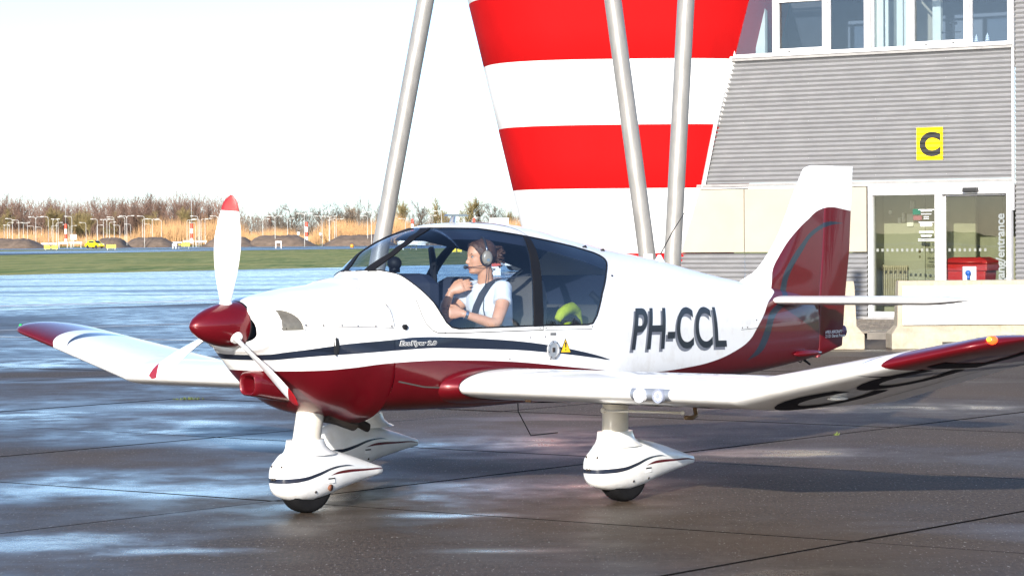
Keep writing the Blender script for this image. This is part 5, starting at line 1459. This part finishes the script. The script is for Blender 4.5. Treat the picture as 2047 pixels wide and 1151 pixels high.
side_text("EcoFlyer 2.0", [(a_ + (.004 if i_ < 2 else -.004), z_ + (.003 if i_ % 2 == 0 else -.003)) for i_, (a_, z_) in enumerate(QE)], .003, M_REG, "type_name", .02, .12)
# fuel filler, warning triangle, placard
p = skin(2.63, .940, .002, FUS)
MB().lathe([(.064, .004), (.062, -.006), (.046, -.008), (.044, -.002), (.001, -.002)], (p[0], p[1], p[2]), 'Y', 32).build("fuel_cap", simple("cap_metal", (.45, .46, .47), .35, metal=.6), fus, smooth=True, angle=35)
cp = MB()
for k in range(8): cp.sphere((p[0] + .055 * math.cos(k * PI / 4 + .2), p[1] - .008, p[2] + .055 * math.sin(k * PI / 4 + .2)), .0045, 6, 4)
cp.box((p[0], p[1] - .004, p[2]), (.022, .006, .03)).build("cap_screw", M_DKMETAL, fus)
tri = lambda sc, off: [skin(2.755 + sc * dx, .947 + sc * dz, off, FUS) for dx, dz in ((-.058, -.030), (.058, -.034), (0, .066))]
MB().add(tri(1.0, .002), [(0, 1, 2)]).build("warning_triangle", M_BLK, fus)
MB().add(tri(.84, .003), [(0, 1, 2)]).build("warning_yellow", simple("warning_yellow", (.80, .48, .01), .4), fus)
MB().add([skin(a, z, .004, FUS) for a, z in ((2.749, .952), (2.761, .952), (2.764, .985), (2.746, .985))], [(0, 1, 2, 3)]).add([skin(a, z, .004, FUS) for a, z in ((2.750, .932), (2.760, .932), (2.760, .942), (2.750, .942))], [(0, 1, 2, 3)]).build("warning_mark", M_BLK, fus)
MB().add([skin(a, z, .002, FUS) for a, z in ((2.600, 1.036), (2.662, 1.034), (2.662, 1.052), (2.600, 1.054))], [(0, 1, 2, 3)]).build("fuel_placard", simple("placard_grey", (.12, .12, .12), .5), fus)

# aerials ---------------------------------------------------------------
MB().tube([(2.27, 0, 1.785), (2.285, 0, 1.832)], [.022, .014], n=8).prism([(2.20, 1.830), (2.40, 1.828), (2.415, 1.834), (2.39, 1.842), (2.22, 1.842)], -.014, .014).build("roof_aerial", M_CHROME, plane, smooth=True, angle=40)
MB().lathe([(.05, 0), (.028, .03), (.012, .06)], (4.46, 0, 1.49), 'Z', 14).build("aerial_foot", M_WPAINT, plane, smooth=True)
MB().tube([(4.46, 0, 1.54), (4.62, 0, 1.72), (4.83, 0, 1.918)], [.0045, .0035, .002], n=6).build("whip_aerial", M_DKTRIM, plane, smooth=True)
MB().box((4.33, 0, 1.535), (.075, .03, .05)).build("roof_vent", M_WPAINT, plane, bevel=.006)
MB().tube([(2.89, 0, .58), (2.894, 0, .50), (3.02, 0, .329), (3.30, 0, .331)], .004, n=6).build("belly_aerial", M_DKTRIM, plane)
MB().prism([(2.60, .575), (3.10, .575), (3.42, .545), (3.38, .535), (3.0, .555)], -.05, .05).build("belly_step", M_DKTRIM, plane)
for a, z in ((3.28, 1.613), (3.52, 1.588)): MB().tube([skin(a, z, .0), skin(a + .03, z - .002, .012), skin(a + .05, z - .004, .0)], .006, n=6).build("canopy_latch", M_DKMETAL, fus)

# cabin -----------------------------------------------------------------
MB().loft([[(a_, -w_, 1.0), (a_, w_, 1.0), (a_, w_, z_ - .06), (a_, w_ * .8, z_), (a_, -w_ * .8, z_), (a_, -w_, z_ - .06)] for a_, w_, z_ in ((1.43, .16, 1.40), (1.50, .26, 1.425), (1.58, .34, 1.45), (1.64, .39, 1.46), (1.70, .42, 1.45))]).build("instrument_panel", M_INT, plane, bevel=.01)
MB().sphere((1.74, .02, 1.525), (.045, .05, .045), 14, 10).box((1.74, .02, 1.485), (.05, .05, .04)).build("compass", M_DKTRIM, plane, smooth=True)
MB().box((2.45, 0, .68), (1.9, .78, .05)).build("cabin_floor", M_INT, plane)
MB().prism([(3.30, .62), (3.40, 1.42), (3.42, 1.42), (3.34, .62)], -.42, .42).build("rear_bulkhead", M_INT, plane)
def seat(l, m, bx):
    t = empty("seat", (bx, -l, 0)); t.parent = plane
    MB().loft([[(x, y, z) for y, z in ((-.22, z0), (.22, z0), (.22, z1), (-.22, z1))] for x, z0, z1 in ((-.46, .74, .84), (-.40, .72, .88), (-.1, .72, .86), (.04, .72, .86))]).build("cushion", m, t, bevel=.03)
    rg = []
    for z, w, d0, d1 in ((.80, .20, .0, .13), (.95, .23, .0, .13), (1.15, .235, .01, .12), (1.30, .215, .02, .105), (1.39, .17, .035, .095), (1.425, .10, .05, .085)):
        x = .02 + (z - .8) * .26; n_ = 20; ring = []
        for q in range(n_):
            a_ = 2 * PI * q / n_; ct, st = math.cos(a_), math.sin(a_); e = 4; r_ = (abs(ct) ** e + abs(st) ** e) ** (-1 / e)
            ring.append((x + (d0 + d1) / 2 + (d1 - d0) / 2 * r_ * ct, w * r_ * st, z))
        rg.append(ring)
    bk = MB().loft(rg).build("backrest", m, t, smooth=True, angle=60)
    MB().tube([(.02 + .0, .19, .82), (.02 + .09, .215, 1.15), (.02 + .155, .16, 1.40)], .006, n=6).tube([(.0 + .02, -.19, .82), (.11, -.215, 1.15), (.175, -.16, 1.40)], .006, n=6).build("piping", m, bk)
    return t
seat(.275, M_SEAT, 2.42); seat(-.275, M_SEATN, 2.36)
MB().prism([(2.95, .72), (2.95, .86), (3.16, .86), (3.30, 1.22), (3.36, 1.22), (3.26, .72)], -.42, .42).build("rear_bench", M_SEAT, plane, bevel=.03)
st_ = empty("shoulder_strap", (0, 0, 0)); st_.parent = plane
MB().tube([(2.50, .42, 1.62), (2.455, .36, 1.52), (2.43, .33, 1.44), (2.42, .31, 1.30)], [.022, .026, .02, .02], n=6).box((2.445, .345, 1.475), (.05, .03, .06)).build("webbing", M_DKTRIM, st_)
MB().tube([(3.25, -.36, 1.30), (3.30, -.40, 1.24), (3.30, -.42, 1.12)], .022, n=8).build("grab_strap", M_DKTRIM, plane, smooth=True)
MB().lathe([(.010, 0), (.022, .002), (.022, .008), (.010, .010)], (3.26, -.47, 1.13), 'Y', 16).build("latch_ring", M_CHROME, plane)
MB().tube([(1.98, -.26, .80), (1.97, -.26, 1.02)], .014, n=8).box((1.965, -.26, 1.05), (.04, .04, .09)).build("control_stick", M_DKTRIM, plane)
PM = plane.matrix_basis.copy()
# hi-vis jacket dumped on the rear seat
jk = MB(); jr = random.Random(4)
def lump(c, r, seed, n=26, m=16):
    q = random.Random(seed); ph = [q.uniform(0, 6) for _ in range(6)]; rings = []
    for i in range(m + 1):
        t = -PI / 2 + PI * i / m; t = max(min(t, PI / 2 - .03), -PI / 2 + .03); ring = []
        for k in range(n):
            a = 2 * PI * k / n
            f = 1 + .10 * math.sin(3 * a + ph[0] + 2 * t) + .08 * math.sin(5 * a - 3 * t + ph[1]) + .05 * math.sin(9 * a + 5 * t + ph[2])
            ring.append((c[0] + r[0] * f * math.cos(t) * math.cos(a), c[1] + r[1] * f * math.cos(t) * math.sin(a), c[2] + r[2] * f * math.sin(t)))
        rings.append(ring)
    return rings
jt = bpy.data.objects.new("jacket", None); link(jt); tag(jt, "black jacket with fluorescent yellow panels heaped behind the rear window", "jacket")
jt.matrix_world = PM
M_HV = simple("fluorescent_yellow", (.58, .66, .01), .7, bmp=.4, bscale=30)
MB().loft(lump((2.99, -.30, 1.04), (.20, .15, .15), 3)).build("dark_cloth", M_INT, jt, smooth=True)
for pts, r_ in (([(2.83, -.42, 1.13), (2.87, -.42, 1.17), (2.94, -.41, 1.195), (3.00, -.40, 1.205), (3.06, -.39, 1.18), (3.10, -.38, 1.12), (3.11, -.39, 1.07)], [.024, .034, .038, .040, .036, .024, .014]), ([(2.84, -.44, 1.07), (2.89, -.45, 1.095), (2.95, -.44, 1.11)], [.014, .017, .008])):
    MB().tube(pts, r_, n=12).build("yellow_panel", M_HV, jt, smooth=True)

# ================================================================== THE PILOT (aeroplane frame: aft, near side, up)
FWD = .042
def av(a, l, z): return Vector((a - FWD, -l, z))
def remesh(mb, name, m, vox=.006, smooth=6, fac=.5):
    o = mb.build("tmp", m)
    r = o.modifiers.new("r", 'REMESH'); r.mode = 'VOXEL'; r.voxel_size = vox
    s_ = o.modifiers.new("s", 'SMOOTH'); s_.iterations = smooth; s_.factor = fac
    bpy.context.view_layer.update()
    me = bpy.data.meshes.new_from_object(o.evaluated_get(bpy.context.evaluated_depsgraph_get()))
    old = o.data; bpy.data.objects.remove(o); bpy.data.meshes.remove(old)
    me.name = name; me.polygons.foreach_set("use_smooth", [True] * len(me.polygons))
    o = bpy.data.objects.new(name, me); COL.objects.link(o); return o
def mat_skin():
    m, nt, nd, lk, b = nodes("skin")
    co = objco(nt); n1_ = noise(nt, 14, 4, .6, co)
    lk.new(mixc(nt, maprange(nt, n1_, .35, .7, 0, 1), (.56, .255, .135), (.65, .33, .19)), b.inputs["Base Color"])
    b.inputs["Roughness"].default_value = .48; b.inputs["Subsurface Weight"].default_value = .12; b.inputs["Subsurface Radius"].default_value = (.012, .005, .003)
    b.inputs["Subsurface Scale"].default_value = 1.0
    bump(nt, b, noise(nt, 260, 3, .6, co), .12, .003); return m
M_SKIN = mat_skin(); M_HAIR = simple("hair_dark_brown", (.075, .032, .015), .45, var=.5, scale=60, bmp=.5, bscale=160)
M_SHIRT = simple("white_cotton", (.66, .65, .64), .85, var=.04, bmp=1.0, bscale=16); M_JEAN = simple("denim", (.035, .06, .12), .9, var=.3, scale=40, bmp=.4, bscale=300)
body = MB()
HC = Vector((2.292 - FWD, -.268, 1.556)); TH_ = R(26); 
HF = Vector((-math.cos(TH_), math.sin(TH_), -.03)).normalized()      # facing forward and a little to starboard
HL = Vector((-math.sin(TH_), -math.cos(TH_), 0)).normalized(); HU = Vector((0, 0, 1))
HS = .92
def hp(x, y, z): return HC + (HF * x + HL * y + HU * z) * HS
HPROF = [(-.118, .062, .020, .022), (-.108, .083, .000, .040), (-.095, .088, -.022, .049), (-.07, .088, -.052, .059), (-.045, .089, -.068, .064), (-.02, .090, -.080, .068), (.005, .091, -.090, .072), (.03, .093, -.096, .0745), (.055, .091, -.097, .074), (.08, .079, -.088, .068), (.10, .056, -.066, .054), (.113, .030, -.038, .034), (.119, .006, -.010, .012)]
hz = [q[0] for q in HPROF]
def head_pt(z, a):
    xf, xb, w = [float(np.interp(z, hz, [q[k] for q in HPROF])) for k in (1, 2, 3)]
    cx = (xf + xb) / 2 - .006; ca, sa = math.cos(a), math.sin(a)
    x = cx + ((xf - cx) if ca > 0 else (cx - xb)) * math.copysign(abs(ca) ** .9, ca); y = w * math.copysign(abs(sa) ** .85, sa)
    if ca > 0:
        g = lambda yy, zz, sy, sz: math.exp(-((y - yy) / sy) ** 2 - ((z - zz) / sz) ** 2)
        x += .026 * g(0, -.034, .0115, .014) + .014 * g(0, -.014, .009, .022) + .006 * g(0, .012, .010, .014)
        x += .004 * (g(.014, -.040, .008, .008) + g(-.014, -.040, .008, .008))
        x -= .0125 * (g(.032, .006, .017, .012) + g(-.032, .006, .017, .012))
        x += .005 * (g(.03, .026, .03, .010) + g(-.03, .026, .03, .010))
        x += .007 * g(0, -.064, .022, .008) - .005 * g(0, -.0715, .026, .004) + .006 * g(0, -.079, .018, .006) - .006 * g(0, -.090, .025, .006) + .006 * g(0, -.104, .022, .010)
        x += .003 * (g(.045, -.025, .02, .02) + g(-.045, -.025, .02, .02))
    return x, y
rings = []
for z in np.linspace(-.118, .119, 60):
    rings.append([hp(*head_pt(z, 2 * PI * k / 56), z) for k in range(56)])
body.loft(rings)
for s in (1, -1): body.sphere(hp(-.012, s * .070, -.004), (.018, .012, .03), 10, 8)
body.tube([hp(-.020, 0, -.06), hp(-.032, 0, -.115), av(2.335, .27, 1.392), av(2.35, .27, 1.33)], [.050, .049, .054, .08], n=20)
# torso, shoulders
def ring_ell(c, rx, ry, n=28, e=2.3):
    o = []
    for k in range(n):
        t = 2 * PI * k / n; ct, st = math.cos(t), math.sin(t); q = (abs(ct) ** e + abs(st) ** e) ** (-1 / e)
        o.append((c[0] - FWD + rx * q * ct, -c[1] + ry * q * st, c[2]))
    return o
TOR = [((2.42, .27, .84), .12, .17), ((2.41, .27, .92), .115, .165), ((2.40, .27, 1.02), .095, .135), ((2.385, .27, 1.12), .100, .142), ((2.365, .27, 1.21), .112, .155), ((2.36, .27, 1.28), .105, .165), ((2.355, .27, 1.34), .082, .160), ((2.35, .27, 1.375), .060, .115), ((2.345, .27, 1.40), .045, .07)]
body.loft([ring_ell(c, rx - .006, ry - .006) for c, rx, ry in TOR])
ARM = {'L': [(2.345, .415, 1.345), (2.29, .455, 1.25), (2.20, .485, 1.135), (2.165, .480, 1.128), (2.10, .44, 1.155), (2.00, .375, 1.195)],
       'R': [(2.37, .12, 1.345), (2.28, .08, 1.25), (2.16, .065, 1.155), (2.135, .07, 1.165), (2.135, .095, 1.25), (2.155, .125, 1.330)]}
AR = [.052, .046, .038, .036, .033, .023]
for k_ in "LR":
    pts = [av(*p) for p in ARM[k_]]
    fine_p, fine_r = [], []
    for i in range(len(pts) - 1):
        for q in range(4): fine_p.append(pts[i].lerp(pts[i + 1], q / 4)); fine_r.append(AR[i] + (AR[i + 1] - AR[i]) * q / 4)
    body.tube(fine_p + [pts[-1]], fine_r + [AR[-1]], n=16)
def hand(mb, wrist, d, n, side, curl, sc=1.0):
    """palm and five fingers; d points to the knuckles, n out of the back of the hand, side = thumb side"""
    d = d.normalized(); t = side - d * side.dot(d); t.normalize(); n = d.cross(t) if d.cross(t).dot(n) > 0 else t.cross(d)
    P_ = lambda f, w, h: wrist + (d * f + t * w + n * h) * sc
    rg = []
    for f, w, h in ((-.015, .024, .019), (.01, .028, .018), (.04, .038, .016), (.075, .041, .0145), (.088, .037, .011)):
        rg.append([P_(f, w * math.cos(2 * PI * k / 16) + .002, h * math.sin(2 * PI * k / 16)) for k in range(16)])
    mb.loft(rg)
    for w, L, r_ in ((.030, .072, .0088), (.010, .080, .0092), (-.011, .074, .0088), (-.030, .058, .0078)):
        p = P_(.075, w, 0); pts = [P_(.05, w * .9, 0), p]; ang = curl * .35; q = p
        for seg, kk in ((.45, 1.0), (.32, 1.9), (.25, 2.5)):
            dd = d * math.cos(curl * kk * .55) - n * math.sin(curl * kk * .55) + t * w * 1.2
            q = q + dd.normalized() * L * seg * sc; pts.append(q)
        mb.tube(pts, [r_ * sc, r_ * sc, r_ * .97 * sc, r_ * .9 * sc, r_ * .7 * sc], n=10)
    q0 = P_(.012, .022, -.002); q1 = P_(.045, .046, -.010); q2 = P_(.072, .052, -.020); q3 = P_(.095, .046, -.028)
    mb.tube([q0, q1, q2, q3], [.014 * sc, .0125 * sc, .0105 * sc, .0078 * sc], n=10)
hand(body, av(1.995, .372, 1.197), Vector((-.75, .62, .05)), Vector((-.2, -.25, 1)), Vector((-.5, .5, .5)), .75)
hand(body, av(2.157, .128, 1.335), Vector((.42, -.62, .32)), Vector((-.75, -.45, .5)), Vector((.1, .2, 1)), .65)
for l in (.18, .36):
    body.tube([av(2.40, l, .90), av(2.10, l, .965), av(1.93, l + (.02 if l > .2 else -.02), .99), av(1.80, l, .84), av(1.66, l, .69)], [.095, .085, .066, .058, .042], n=14)
    body.tube([av(1.70, l, .72), av(1.58, l, .705), av(1.48, l, .70)], [.045, .042, .03], n=12)
pilot = remesh(body, "person", M_SKIN, .0052, 3)
pilot.matrix_world = PM
tag(pilot, "dark-haired woman in white T-shirt and headset sitting in the cockpit, hand at neck", "person")
# shirt
sh = MB()
sh.loft([ring_ell(c, rx + .010 + (.012 if c[2] < 1.1 else 0), ry + .010) for c, rx, ry in TOR[:8]] + [ring_ell((2.347, .27, 1.388), .056, .095)])
for k_ in "LR":
    p = [av(*q) for q in ARM[k_]]
    m1 = p[0].lerp(p[1], .6); ctr = av(2.36, .27, 1.33).lerp(p[0], .6)
    sh.tube([ctr, p[0], p[0].lerp(p[1], .5), p[0].lerp(p[1], .92)], [.072, .062, .058, .062], n=18)
shirt = remesh(sh, "t_shirt", M_SHIRT, .007, 5); shirt.parent = pilot
jn = MB()
for l in (.18, .36):
    jn.tube([av(2.42, l, .90), av(2.10, l, .965), av(1.93, l + (.02 if l > .2 else -.02), .99), av(1.80, l, .84), av(1.68, l, .70)], [.112, .098, .078, .070, .060], n=16)
jn.loft([ring_ell((2.42, .27, .80), .13, .19), ring_ell((2.415, .27, .96), .118, .17)])
jo = remesh(jn, "jeans", M_JEAN, .010, 4); jo.parent = pilot
# hair: close cap, gathered in a loose curly knot behind
hr = MB(); rg = []
def hairline(a): # how low the hair comes at azimuth a (0 = face)
    a = abs((a + PI) % (2 * PI) - PI)
    return float(np.interp(a, [0, .35, .7, 1.0, 1.3, 1.7, 2.2, 3.15], [.082, .080, .066, .040, .004, -.03, -.075, -.085]))
for q in np.linspace(0, 1, 18):
    ring = []
    for k in range(56):
        a = 2 * PI * k / 56; z0 = hairline(a); z = z0 + (.119 - z0) * q
        x, y = head_pt(min(z, .1189), a); n_ = .013 + .008 * math.sin(PI * min(q * 1.6, 1)) + .002 * math.sin(a * 17 + q * 9)
        if q < .04: n_ = -.004
        d = Vector((x + .01, y, z * .8)).normalized(); ring.append(hp(x + d.x * n_, y + d.y * n_, z + max(0, d.z) * n_))
    rg.append(ring)
hr.loft(rg)
ha = hr.build("hair", M_HAIR, None, smooth=True); ha.parent = pilot
kn = MB(); kr = random.Random(9)
for k in range(60):
    c = Vector((-.125 + kr.gauss(0, .018), .012 + kr.gauss(0, .022), .0 + kr.gauss(0, .035))); pts = []; ph = kr.uniform(0, 6); rr_ = kr.uniform(.008, .018)
    drop = kr.uniform(-.03, .03)
    for j in range(9): pts.append(hp(c.x + rr_ * math.cos(ph + j * .9) - .002 * j, c.y + rr_ * math.sin(ph + j * .9), c.z + drop * j / 8))
    kn.tube(pts, kr.uniform(.0025, .0045), n=5)
kn.sphere(hp(-.115, 0, .005), (.035, .035, .042), 14, 10)
ko = kn.build("hair_knot", M_HAIR, ha, smooth=True)
# face details
M_EYE = simple("eye_white", (.30, .27, .25), .15); M_IRIS = simple("iris_brown", (.03, .018, .012), .1); M_LIP = simple("lips", (.45, .15, .13), .4)
for s in (1, -1):
    xe, ye = head_pt(.006, s * .40); c = hp(.0735, s * .031, .005)
    e = MB().sphere((0, 0, 0), .0098, 14, 10).build("eye", M_EYE, pilot, smooth=True); e.location = c
    MB().sphere(HF * .0052 + HL * s * .001, .0062, 12, 8).build("iris", M_IRIS, e, smooth=True)
    br = [hp(head_pt(.024 + .003 * math.sin(q * 2.6), 0)[0] * 0 + .0865 - .22 * (abs(y_) - .018) ** 1.4, s * y_, .0245 + .004 * math.sin((y_ - .012) * 80)) for q, y_ in enumerate(np.linspace(.014, .05, 7))]
    MB().tube(br, [.002, .003, .0032, .003, .0026, .002, .001], n=6).build("eyebrow", M_HAIR, pilot, smooth=True)
    lid = [hp(.0795 - 6.0 * (y_ - .031) ** 2, s * y_, .0125 - 9 * (y_ - .031) ** 2) for y_ in np.linspace(.0185, .0455, 9)]
    MB().tube(lid, .0014, n=5).build("eyelash", M_IRIS, pilot, smooth=True)
MB().tube([hp(.0935 - 10 * y_ * y_, y_, -.0645 - .3 * abs(y_) ** 1.0 * .3) for y_ in np.linspace(-.022, .022, 11)], [.001, .003, .004, .0045, .005, .0045, .005, .0045, .004, .003, .001], n=6).tube([hp(.0930 - 10 * y_ * y_, y_, -.0775 + .12 * abs(y_)) for y_ in np.linspace(-.019, .019, 11)], [.001, .003, .0042, .005, .0055, .0055, .0055, .005, .0042, .003, .001], n=6).build("lips", M_LIP, pilot, smooth=True)
# headset
M_CUP = simple("headset_cup_beige", (.27, .22, .165), .35, var=.05); M_CUPD = simple("headset_dark", (.02, .02, .022), .4)
hs = empty("headset"); hs.parent = pilot
Lm = Matrix((HF, HL, HU)).transposed()
def placed(mb, name, m, parent, c, smooth=True, angle=45):
    o = mb.build(name, m, parent, smooth=smooth, angle=angle); o.matrix_local = Matrix.Translation(c) @ Lm.to_4x4(); return o
for s in (1, -1):
    q = MB(); n_ = 28
    el = lambda rx, rz, y: [(rx * math.cos(2 * PI * k / n_), s * y, rz * math.sin(2 * PI * k / n_)) for k in range(n_)]
    placed(MB().loft([el(.034, .046, -.004), el(.042, .054, 0), el(.044, .056, .010), el(.040, .052, .018), el(.03, .04, .020)]), "ear_seal", M_CUPD, hs, hp(-.012, s * .068, -.006))
    cup = placed(MB().loft([el(.032, .043, 0), el(.036, .047, .004), el(.036, .047, .016), el(.030, .040, .026), el(.016, .022, .030)]), "ear_cup", M_CUP, hs, hp(-.012, s * .086, -.006))
    placed(MB().loft([[(.008 + .013 * math.cos(t), s * y, -.014 + .010 * math.sin(t)) for t in np.linspace(0, 2 * PI, 15)[:-1]] for y in (.02, .031)]), "cup_badge", M_CHROME, hs, hp(-.020, s * .086, -.006))
    MB().tube([hp(-.012, s * .094, .035), hp(-.010, s * .090, .075)], [.007, .006], n=8).build("slider", M_CHROME, hs, smooth=True)
MB().tube([hp(-.010, .100 * math.cos(t), -.01 + .150 * math.sin(t)) for t in np.linspace(.42, PI - .42, 17)], .008, n=8).build("headband", M_CUPD, hs, smooth=True)
MB().tube([hp(-.006, .115, -.045), hp(.035, .100, -.060), hp(.080, .066, -.066), hp(.108, .028, -.066)], .0024, n=6).build("mic_boom", M_CUPD, hs, smooth=True)
MB().sphere(hp(.119, .012, -.066), (.019, .015, .0125), 14, 10).build("microphone", M_CUPD, hs, smooth=True)
MB().tube([hp(-.01, .095, -.06), hp(-.012, .085, -.12), av(2.255, .33, 1.33), av(2.235, .335, 1.22), av(2.245, .35, 1.13), av(2.22, .37, 1.03), av(2.20, .38, .98)], .0028, n=6).build("cable", M_CUPD, hs, smooth=True)
# watch and bracelet
wc = av(2.018, .386, 1.189); wd = (av(*ARM['L'][5]) - av(*ARM['L'][4])).normalized()
wq = wd.to_track_quat('X', 'Z').to_matrix().to_4x4()
o = MB().lathe([(.027, -.008), (.0305, -.009), (.0305, .009), (.027, .008)], axis='X', n=22, cap=False).build("watch_strap", M_CHROME, pilot, smooth=True, angle=40); o.matrix_local = Matrix.Translation(wc) @ wq
o2 = MB().lathe([(.015, 0), (.017, .004), (.014, .009), (.001, .009)], axis='Z', n=18).build("watch_face", M_CUPD, o, smooth=True, angle=40); o2.matrix_local = Matrix.Translation((0, -.024, .018)) @ Matrix.Rotation(R(50), 4, 'X')
# seat belt over the near shoulder
def belt(pts, w, name, m, parent, nrm):
    V = []
    P_ = [Vector(p) for p in pts]
    for i, p in enumerate(P_):
        d = (P_[min(i + 1, len(P_) - 1)] - P_[max(i - 1, 0)]).normalized(); s_ = d.cross(Vector(nrm[i] if isinstance(nrm, list) else nrm)).normalized() * w / 2; n_ = s_.cross(d).normalized() * .0015
        V += [p - s_ - n_, p + s_ - n_, p + s_ + n_, p - s_ + n_]
    fs = [(i * 4 + k, i * 4 + (k + 1) % 4, i * 4 + (k + 1) % 4 + 4, i * 4 + k + 4) for i in range(len(P_) - 1) for k in range(4)]
    return MB().add(V, fs).build(name, m, parent, smooth=True, angle=40)
M_BELT = simple("belt_webbing", (.035, .036, .042), .7, bmp=.4, bscale=400)
belt([av(2.62, .40, 1.44), av(2.52, .395, 1.425), av(2.42, .385, 1.415), av(2.34, .375, 1.412), av(2.270, .35, 1.375), av(2.238, .32, 1.31), av(2.228, .28, 1.23), av(2.238, .24, 1.15), av(2.262, .20, 1.07), av(2.30, .16, .97)], .047, "seat_belt", M_BELT, plane,
     [(0, 0, 1), (0, 0, 1), (-.1, 0, 1), (-.4, 0, 1), (-.9, -.1, .6), (-1, -.2, .25), (-1, -.2, 0), (-1, -.2, 0), (-1, -.2, 0), (-1, -.2, 0)])
kb = bpy.data.objects.new("kneeboard", None); link(kb); tag(kb, "black kneeboard with red and silver pens on the pilot's lap", "kneeboard"); kb.matrix_world = PM
rk = Matrix.Rotation(R(-14), 3, 'Y')
MB().box((2.09, -.41, 1.075), (.26, .17, .018), rot=rk).build("board", M_CUPD, kb, bevel=.004)
MB().tube([(2.04, -.49, 1.095), (2.10, -.492, 1.085)], .007, n=8).build("red_pen", M_REDW, kb, smooth=True)
MB().tube([(2.11, -.497, 1.085), (2.21, -.497, 1.055)], .005, n=8).build("silver_pen", M_CHROME, kb, smooth=True)
